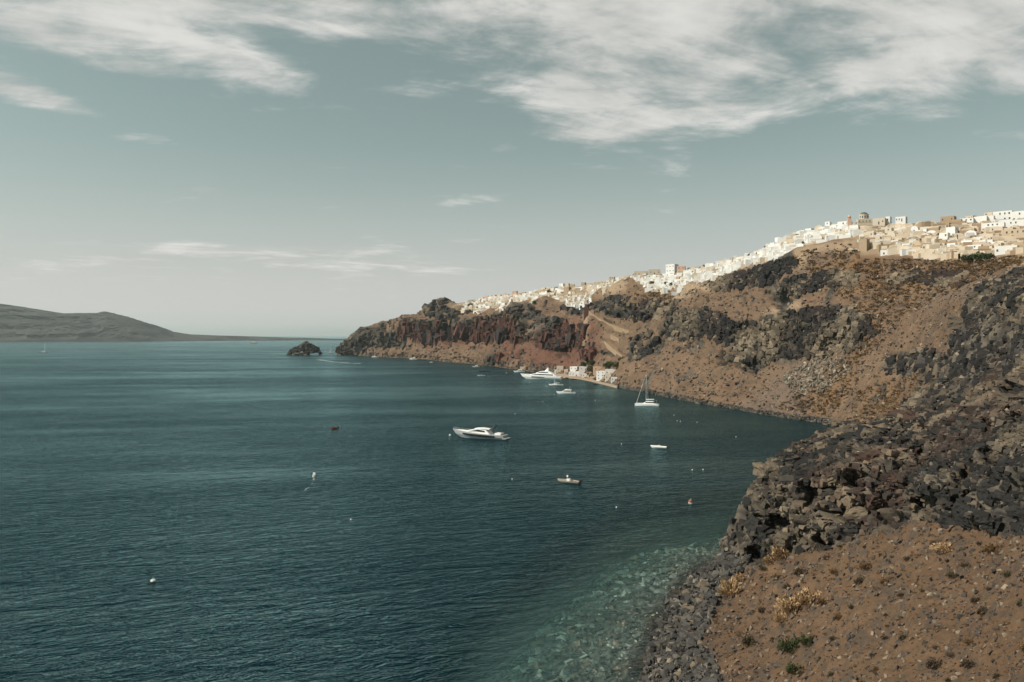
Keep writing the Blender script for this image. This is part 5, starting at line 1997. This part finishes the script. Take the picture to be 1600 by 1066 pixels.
for s_ in (-1, 1):
    b.loft([[(-L * .27, s_ * 1.7, 4.2), (-L * .22, s_ * 1.7, 4.2), (-L * .22, s_ * 1.85, 4.2), (-L * .27, s_ * 1.85, 4.2)],
            [(-L * .33, s_ * 1.2, 5.7), (-L * .30, s_ * 1.2, 5.7), (-L * .30, s_ * 1.35, 5.7), (-L * .33, s_ * 1.35, 5.7)]])
b.box(-L * .335, -L * .295, -1.4, 1.4, 5.6, 5.75)
b.dome((-L * .315, .7, 5.75), .38, .55, 10, 4).dome((-L * .315, -.7, 5.75), .38, .55, 10, 4)
part(o, 'radar_arch', b, NAVY)
part(o, 'aft_deck', MB().box(-L * .47, -L * .24, -2.3, 2.3, 1.88, 1.98), TEAK)
part(o, 'swim_platform', MB().box(-L * .55, -L * .48, -2.5, 2.5, .45, .62), GEL)
b = MB()
cabin(b, [(-L * .44, 1.9, 1.98, 2.7), (-L * .33, 2.0, 1.98, 2.75)], 0, .95)
part(o, 'sun_lounge', b, GEL)
b = MB()
for s_ in (-1, 1):
    prev = None
    for k in range(13):
        t = .50 + .48 * k / 12
        w_ = 3.0 * max(.02, 1 - max(0, (t - .42) / .58) ** 2.0) - .08
        q = (-L / 2 + L * t, s_ * w_, 1.9 + 1.8 * t ** 1.8)
        b.tube([q, (q[0], q[1], q[2] + .75)], .025, 4)
        if prev:
            b.tube([(prev[0], prev[1], prev[2] + .75), (q[0], q[1], q[2] + .75)], .025, 4)
        prev = q
part(o, 'bow_rail', b, STEEL)

# 2 the largest yacht, at the harbour mouth
o, m = boat('superyacht', 'largest white yacht, with three decks, moored off the harbour', 'yacht', 845, 592.5, heading(-40, 16))
L = 46.0
part(o, 'hull', MB().loft(hull_rings(L, 9.0, 3.2, 5.6, 1.6, 2.2, .14)), GEL)
b = MB()
for s_ in (-1, 1):
    b.loft([[(x, s_ * (w_ - .1), a), (x, s_ * (w_ + .05), a), (x, s_ * (w_ + .05), c), (x, s_ * (w_ - .1), c)] for x, w_, a, c in [(-L * .12, 4.45, 1.9, 2.3), (0, 4.4, 1.9, 2.7), (L * .2, 3.6, 2.2, 2.9)]])
part(o, 'hull_windows', b, BGLASS)
b = MB()
cabin(b, [(-L * .40, 3.7, 3.2, 3.6), (-L * .33, 3.9, 3.2, 6.0), (0, 3.9, 3.5, 6.2), (L * .14, 3.4, 3.9, 6.0), (L * .27, 2.4, 4.4, 4.8)], 0, .9)
part(o, 'main_deckhouse', b, GEL)
b = MB()
cabin(b, [(-L * .32, 3.98, 4.2, 5.2), (0, 3.98, 4.5, 5.5), (L * .13, 3.5, 4.8, 5.5), (L * .2, 2.95, 5.0, 5.2)], 0, .92)
part(o, 'main_windows', b, BGLASS)
b = MB()
cabin(b, [(-L * .30, 3.3, 6.1, 6.4), (-L * .22, 3.3, 6.1, 8.3), (-L * .02, 3.2, 6.2, 8.5), (L * .1, 2.7, 6.2, 6.6)], 0, .88)
part(o, 'upper_deckhouse', b, GEL)
b = MB()
cabin(b, [(-L * .20, 3.36, 6.9, 7.7), (-L * .03, 3.28, 6.9, 7.9), (L * .05, 3.0, 6.8, 7.0)], 0, .9)
part(o, 'bridge_windows', b, BGLASS)
b = MB()
for s_ in (-1, 1):
    b.loft([[(-L * .17, s_ * 2.2, 8.4), (-L * .1, s_ * 2.2, 8.4), (-L * .1, s_ * 2.4, 8.4), (-L * .17, s_ * 2.4, 8.4)],
            [(-L * .19, s_ * 1.2, 11.2), (-L * .16, s_ * 1.2, 11.2), (-L * .16, s_ * 1.4, 11.2), (-L * .19, s_ * 1.4, 11.2)]])
b.box(-L * .2, -L * .15, -1.5, 1.5, 11.1, 11.4).dome((-L * .175, .8, 11.4), .6, .9, 10, 4).dome((-L * .175, -.8, 11.4), .6, .9, 10, 4)
part(o, 'mast_arch', b, GEL)
part(o, 'swim_platform', MB().box(-L * .54, -L * .49, -3.6, 3.6, .5, .8), TEAK)
b = MB()
cabin(b, [(L * .28, 1.5, 4.7, 5.2), (L * .33, 1.3, 4.9, 5.3)], 0, .9)
part(o, 'fore_tender', b, GELG)

# 3 sloop with a single mast
def sloop(px, py, L, mast, head, label, hullmat=GEL, sail=None, cat='sailboat'):
    o, m = boat('sailboat', label, cat, px, py, head)
    part(o, 'hull', MB().loft(hull_rings(L, L * .27, 1.0, 1.35, .5, 2.0, .08, .7)), hullmat)
    b = MB()
    cabin(b, [(-L * .1, L * .08, 1.0, 1.5), (L * .1, L * .08, 1.1, 1.6), (L * .24, L * .04, 1.15, 1.3)], 0, .8)
    part(o, 'coachroof', b, GEL)
    part(o, 'mast', MB().tube([(L * .1, 0, .8), (L * .1, 0, mast)], .16, 6, 0, .1), STEEL)
    part(o, 'boom', MB().tube([(L * .1, 0, 2.4), (-L * .26, 0, 2.3)], .17, 6), SAIL)
    b = MB()
    for e in ((L * .48, 0, 1.2), (-L * .48, 0, 1.1), (L * .08, L * .13, 1.1), (L * .08, -L * .13, 1.1)):
        b.tube([e, (L * .1, 0, mast * .98)], .035, 4)
    part(o, 'stays', b, STEEL)
    if sail:
        b = MB()
        b.loft([[(L * .09, .02, 2.6), (-L * .25, .5, 2.5), (-L * .25, .56, 2.5), (L * .09, .08, 2.6)], [(L * .09, .02, mast * .6), (-L * .12, .45, mast * .6), (-L * .12, .5, mast * .6), (L * .09, .08, mast * .6)],
                [(L * .09, .02, mast * .97), (L * .07, .05, mast * .97), (L * .07, .1, mast * .97), (L * .09, .08, mast * .97)]])
        part(o, 'mainsail', b, SAIL)
    return o


sloop(868.5, 602.5, 13.4, 19.0, heading(-1, .15), 'slim white sloop with a bare mast in front of the largest yacht')
# 4 white flybridge yacht
def flybridge(px, py, L, head, label, name='motor_boat', cat='motor boat', hm=None):
    o, m = boat(name, label, cat, px, py, head)
    part(o, 'hull', MB().loft(hull_rings(L, L * .29, L * .10, L * .15, .6, 2.1, .12)), hm or GEL)
    z = L * .10
    b = MB()
    cabin(b, [(-L * .26, L * .11, z, z * 2.1), (L * .06, L * .11, z * 1.1, z * 2.2), (L * .20, L * .09, z * 1.2, z * 1.4)], 0, .85)
    part(o, 'deckhouse', b, GEL)
    b = MB()
    cabin(b, [(-L * .24, L * .112, z * 1.4, z * 1.85), (L * .06, L * .112, z * 1.45, z * 1.95), (L * .13, L * .104, z * 1.45, z * 1.6)], 0, .9)
    part(o, 'windows', b, BGLASS)
    b = MB()
    cabin(b, [(-L * .30, L * .10, z * 2.15, z * 2.3), (-L * .02, L * .10, z * 2.2, z * 2.65), (L * .06, L * .08, z * 2.2, z * 2.4)], 0, .9)
    part(o, 'flybridge', b, GEL)
    b = MB()
    for s_ in (-1, 1):
        b.tube([(-L * .18, s_ * L * .08, z * 2.2), (-L * .22, s_ * L * .05, z * 3.4)], .07, 5)
    b.tube([(-L * .22, -L * .05, z * 3.4), (-L * .22, L * .05, z * 3.4)], .09, 5)
    b.tube([(-L * .22, 0, z * 3.4), (-L * .22, 0, z * 4.3)], .04, 4)
    part(o, 'radar_arch', b, STEEL)
    return o


flybridge(884, 616, 15.0, heading(-1, .12), 'white flybridge motor yacht right of the slim sloop', 'motor_yacht', 'yacht')
# 5 sailing catamaran
o, m = boat('catamaran', 'white sailing catamaran with a tall mast close to the rocky shore', 'catamaran', 1011, 634, heading(-1, .28))
L = 15.5
for s_ in (-1, 1):
    hr = hull_rings(L, 1.9, 1.25, 1.5, .5, 2.6, .03, .75)
    part(o, 'hull', MB().loft([[(x, y + s_ * 2.9, z) for x, y, z in r] for r in hr]), GEL)
part(o, 'bridgedeck', MB().box(-L * .4, L * .16, -2.6, 2.6, .9, 1.6), GEL)
b = MB()
cabin(b, [(-L * .30, 2.3, 1.6, 2.9), (L * .0, 2.3, 1.6, 3.0), (L * .14, 1.9, 1.6, 1.9)], 0, .85)
part(o, 'saloon', b, GEL)
b = MB()
cabin(b, [(-L * .32, 2.35, 2.0, 2.6), (L * .01, 2.34, 2.0, 2.65), (L * .07, 2.2, 2.0, 2.3)], 0, .93)
part(o, 'windows', b, BGLASS)
part(o, 'bimini', MB().box(-L * .42, -L * .2, -1.9, 1.9, 3.5, 3.62), NAVY)
b = MB()
for x in (-L * .41, -L * .21):
    for y in (-1.8, 1.8):
        b.tube([(x, y, 1.5), (x, y, 3.5)], .05, 4)
part(o, 'bimini_posts', b, STEEL)
part(o, 'mast', MB().tube([(L * .04, 0, 1.5), (L * .04, 0, 22)], .13, 6, 0, .08), STEEL)
part(o, 'boom', MB().tube([(L * .04, 0, 4.1), (-L * .3, 0, 4.2)], .24, 6), SAIL)
part(o, 'furled_jib', MB().tube([(L * .44, 0, 1.7), (L * .06, 0, 20.0)], .10, 6, 0, .06), SAIL)
b = MB()
for s_ in (-1, 1):
    b.tube([(-L * .05, s_ * 3.4, 1.6), (L * .04, 0, 21.5)], .04, 4)
b.tube([(L * .43, -2.9, 1.5), (L * .43, 2.9, 1.5)], .1, 5)
part(o, 'rigging', b, STEEL)


def open_boat(px, py, L, head, label, hm, inner, console=True, outboards=1, name='small_boat', cat='boat', tubes=False):
    o, m = boat(name, label, cat, px, py, head)
    B = L * .36
    outer = hull_rings(L, B, .62, .95, .25, 2.1, .10, .85)
    inn = hull_rings(L * .94, B, .62, .95, .25, 2.1, .10, .85, inset=.16)
    b = MB()
    n = len(outer)
    for i in range(n - 1):      # outside shell
        for j in range(6):
            b.add([outer[i][j], outer[i][j + 1], outer[i + 1][j + 1], outer[i + 1][j]], [(0, 1, 2, 3)])
        for e in (0, 6):        # gunwale
            b.add([outer[i][e], outer[i + 1][e], inn[i + 1][e], inn[i][e]], [(0, 1, 2, 3)])
            b.add([inn[i][e], inn[i + 1][e], (inn[i + 1][e][0], inn[i + 1][e][1] * .9, .22), (inn[i][e][0], inn[i][e][1] * .9, .22)], [(0, 1, 2, 3)])
    b.add(outer[0], [tuple(range(7))])
    part(o, 'hull', b, hm)
    b = MB()
    for i in range(n - 1):
        b.add([(inn[i][0][0], inn[i][0][1] * .9, .24), (inn[i][6][0], inn[i][6][1] * .9, .24), (inn[i + 1][6][0], inn[i + 1][6][1] * .9, .24), (inn[i + 1][0][0], inn[i + 1][0][1] * .9, .24)], [(0, 1, 2, 3)])
    part(o, 'floor', b, inner)
    for x in ((-L * .28, L * .16) if L > 4 else (-L * .1,)):
        part(o, 'thwart', MB().box(x - .2, x + .2, -B * .4, B * .4, .45, .53), WOOD)
    if tubes:
        for s_ in (-1, 1):
            part(o, 'side_tube', MB().tube([(r[0][0], s_ * abs(r[0][1]), r[0][2] - .05) for r in outer], .22, 8), GEL)
    if console:
        b = MB()
        cabin(b, [(-L * .08, .42, .25, 1.35), (L * .06, .42, .25, 1.25)], 0, .8)
        part(o, 'console', b, GEL)
        part(o, 'windscreen', MB().box(-L * .03, L * .05, -.36, .36, 1.28, 1.62), BGLASS)
    for k in range(outboards):
        y = (k - (outboards - 1) / 2) * .7
        b = MB().box(-L * .5 - .6, -L * .5 - .05, y - .22, y + .22, .55, 1.25, 0, .06, .04)
        b.box(-L * .5 - .45, -L * .5 - .2, y - .1, y + .1, -.4, .55)
        part(o, 'outboard_motor', b, RUBBER)
    return o


o = open_boat(888, 754, 7.6, heading(-6.4, 3.6), 'open wooden launch with slatted sides and a white console', WOOD, NAVY, True, 2, 'launch', 'boat')
b = MB()
for s_ in (-1, 1):
    for k in range(9):
        t = .06 + .8 * k / 8
        w_ = 7.6 * .18 * max(.02, 1 - max(0, (t - .42) / .58) ** 2.1) + .03
        x = -3.8 + 7.6 * t
        b.box(x - .22, x + .12, s_ * w_ - .03, s_ * w_ + .03, .28, .42)
part(o, 'side_slats', b, NAVY)
b = MB()
b.tube([(.3, 0, .3), (.3, 0, 1.9)], .22, 8).dome((.3, 0, 1.9), .32, .4, 10, 4)
part(o, 'white_cover', b, GEL)
open_boat(1029, 700.5, 6.4, heading(-6, 2.2), 'white inflatable dinghy below the catamaran', GEL, GELG, True, 1, 'inflatable_dinghy', 'dinghy', True)
open_boat(522.5, 670, 3.3, heading(-1, -.3), 'tiny red and white rowing boat alone in open water', REDP, GEL, False, 1, 'rowing_boat', 'boat')
# far and harbour craft
sloop(68, 551, 28, 24, heading(1, .05), 'dark hulled sailboat motoring at the far left', NAVY)
sloop(516.5, 552, 14, 21, heading(1, .35), 'tiny sailboat with its white sail up between islet and cape', GEL, True)
sloop(586, 558.5, 16, 22, heading(-1, .2), 'white sailboat anchored under the cape end')
flybridge(645.5, 562, 15, heading(-1, .1), 'white motor boat anchored under the cape, second from its tip')
flybridge(743.5, 574, 11, heading(-1, .1), 'grey motor boat above the dark barge off the cape', hm=GELG)
flybridge(811, 582, 14, heading(-1, .0), 'white motor boat behind the bow of the largest yacht')
flybridge(397, 537, 44, heading(1, .1), 'white ferry far out before the low shore', 'ferry', 'ferry')
open_boat(757.5, 580.5, 17, heading(-1, .05), 'long dark barge left of the harbour', NAVY, NAVY, False, 0, 'barge', 'barge')
open_boat(752, 587.5, 9, heading(-1, -.02), 'white speedboat with a short wake left of the largest yacht', GEL, GELG, True, 1, 'speedboat', 'speedboat')
open_boat(561.5, 568.6, 10, heading(1, -.25), 'speedboat at the head of the long white wake', GELG, GELG, True, 1, 'speedboat', 'speedboat')
open_boat(674, 566.5, 6, heading(-1, .1), 'tiny white boat near the shore of the cape', GEL, GELG, True, 1)
open_boat(888, 591.2, 6.5, heading(-1, .05), 'dark rowing boat at the quay, left one', NAVY, WOOD, False, 0)
open_boat(896, 593.4, 5.5, heading(-1, .1), 'dark rowing boat off the quay, middle one', NAVY, WOOD, False, 0)
open_boat(930.5, 601.5, 5.5, heading(-1, .1), 'dark rowing boat off the quay, right one by the rocks', NAVY, WOOD, False, 0)
open_boat(491, 744.5, 1.9, heading(.2, 1), 'tiny white water scooter trailing a thin wake', GEL, NAVY, True, 0, 'water_scooter', 'scooter')

# ------------------------------------------------------------------ buoys
def buoy(px, py, d, label, top, base, cyl=False):
    p = sea(px, py)
    o = link('mooring_buoy', None, None, None, label, 'buoy', 'mooring buoys', loc=p)
    b = MB()
    n_ = 14
    if cyl:
        b.loft([[(d / 2 * q * math.cos(2 * math.pi * k / n_), d / 2 * q * math.sin(2 * math.pi * k / n_), z) for k in range(n_)] for q, z in ((.8, -.2), (1, .0), (1, d * .32), (.86, d * .44))])
    else:
        b.loft([[(d / 2 * math.cos(e) * math.cos(2 * math.pi * k / n_), d / 2 * math.cos(e) * math.sin(2 * math.pi * k / n_), d * .28 + d / 2 * math.sin(e)) for k in range(n_)] for e in [math.radians(q) for q in range(-85, 90, 17)]])
    part(o, 'float', b, top)
    part(o, 'water_band', MB().loft([[(d * .515 * math.cos(2 * math.pi * k / n_), d * .515 * math.sin(2 * math.pi * k / n_), z) for k in range(n_)] for z in (-.15, d * .10)]), base)
    part(o, 'eye', MB().tube([(0, 0, d * .4), (0, 0, d * .95)], d * .05, 5), STEEL)
    return o


buoy(239, 909, .85, 'white drum buoy alone at the lower left', GEL, RUBBER, True)
buoy(1079, 786, 1.25, 'orange and white mooring buoy near the rock point', ORNG, GEL)
buoy(703, 681, .95, 'white round buoy off the bow of the sleek yacht', GEL, RUBBER)
for (px, py, lab) in [(804.5, 647, 'white buoy in open water between the sleek yacht and the flybridge yacht'), (848, 628, 'white buoy above and left of the flybridge yacht middle'),
                      (1081.5, 734.5, 'left buoy of the pair below the dinghy'), (1098.5, 734, 'right buoy of the pair below the dinghy'), (1053, 649, 'upper white buoy right of the catamaran'),
                      (1058, 658, 'left buoy of two low ones right of the catamaran'), (1063, 658.5, 'right buoy of two low ones right of the catamaran'), (1150, 683, 'white buoy alone in the dark inner bay'),
                      (1089, 660, 'white buoy in the inner bay toward the rocky shore'), (971, 694, 'small white buoy left of the dinghy'), (930, 626, 'white buoy left of the catamaran'),
                      (992, 635, 'white buoy at the bow of the catamaran'), (827, 598, 'white buoy under the bow of the largest yacht'), (853, 604, 'white buoy at the bow of the slim sloop'),
                      (866, 617, 'white buoy at the bow of the flybridge yacht'), (800, 749, 'faint white buoy left of the wooden launch'), (963, 793, 'white speck of a buoy in the middle of the near bay'),
                      (791, 583, 'white buoy left of the largest yacht'), (548, 812, 'faint float below the water scooter')]:
    y_ = H * F / (py - HZ)
    buoy(px, py, max(.30, .95 * y_ / F), lab, GEL, GELG)

# ------------------------------------------------------------------ wakes
FOAM = pbr('wake_foam', (.55, .60, .59), .9, .25, .6)


def wake(pts, w0, w1, label, gaps=.25, seed=1):
    r = random.Random(seed)
    P = [sea(*q) for q in pts]
    b = MB()
    tot = sum((b_ - a).length for a, b_ in zip(P, P[1:]))
    done = 0
    for a, c in zip(P, P[1:]):
        ln = (c - a).length
        n_ = max(4, int(ln / max(1.2, w0 * .6)))
        t = (c - a).normalized()
        s_ = Vector((-t.y, t.x, 0))
        for i in range(n_):
            if r.random() < gaps:
                continue
            f0, f1 = i / n_, (i + r.uniform(.7, 1.3)) / n_
            k = (done + ln * f0) / tot
            hw = (w0 + (w1 - w0) * k) * r.uniform(.3, 1.0) / 2
            off = s_ * r.uniform(-.5, .5) * (w0 + (w1 - w0) * k) * .6
            q0, q1 = a + (c - a) * f0 + off, a + (c - a) * f1 + off
            z = Vector((0, 0, .03 + .012 * (i % 3)))
            b.add([q0 - s_ * hw * .6 + z, q0 + s_ * hw * .6 + z, (q0 + q1) / 2 + s_ * hw + z, q1 + s_ * hw * .5 + z, q1 - s_ * hw * .5 + z, (q0 + q1) / 2 - s_ * hw + z], [(0, 1, 2, 3, 4, 5)])
        done += ln
    link('wake', b.build('wake', FOAM), kind='stuff', label=label)


wake([(558, 568.3), (545, 567.6), (520, 565.5), (497, 562.2)], 5.0, 6.5, 'long curved white wake of the speedboat off the cape', .05, 2)
wake([(60, 551.3), (40, 551.6), (15, 551.8)], 6, 4, 'white wake behind the dark hulled sailboat', .3, 3)
wake([(757, 587.8), (775, 587.2), (800, 587.0)], 2.0, 1.2, 'thin wake of the speedboat left of the largest yacht', .3, 4)
wake([(491, 746), (490, 752), (483, 761), (474, 768)], .28, .2, 'thin curling wake of the water scooter', .3, 5)
wake([(445, 553), (432, 552.6), (424, 552.4)], 4, 3, 'short streak of foam left of the rock islet', .3, 6)
wake([(386, 537.4), (372, 537.6)], 12, 8, 'faint wake of the far ferry', .3, 7)

# ------------------------------------------------------------------ haze
def box_mesh(name, x0, x1, y0, y1, z0, z1):
    v = [(x0, y0, z0), (x1, y0, z0), (x1, y1, z0), (x0, y1, z0), (x0, y0, z1), (x1, y0, z1), (x1, y1, z1), (x0, y1, z1)]
    f = [(0, 3, 2, 1), (4, 5, 6, 7), (0, 1, 5, 4), (1, 2, 6, 5), (2, 3, 7, 6), (3, 0, 4, 7)]
    me = bpy.data.meshes.new(name)
    me.from_pydata(v, [], f)
    return me


hm = bpy.data.materials.new('haze_air')
hm.use_nodes = True
g = NT(hm.node_tree)
g.n.clear()
pv = g.new('ShaderNodeVolumePrincipled')
pv.inputs['Color'].default_value = (.82, .93, .94, 1)
pv.inputs['Density'].default_value = 3.4e-5
pv.inputs['Anisotropy'].default_value = 0.3
om = g.new('ShaderNodeOutputMaterial')
g.l.new(pv.outputs[0], om.inputs['Volume'])
link('haze', box_mesh('haze', -61000, 61000, -3200, 91000, -75, 420), hm, kind='stuff', label='thin pale sea haze in the air over the bay')
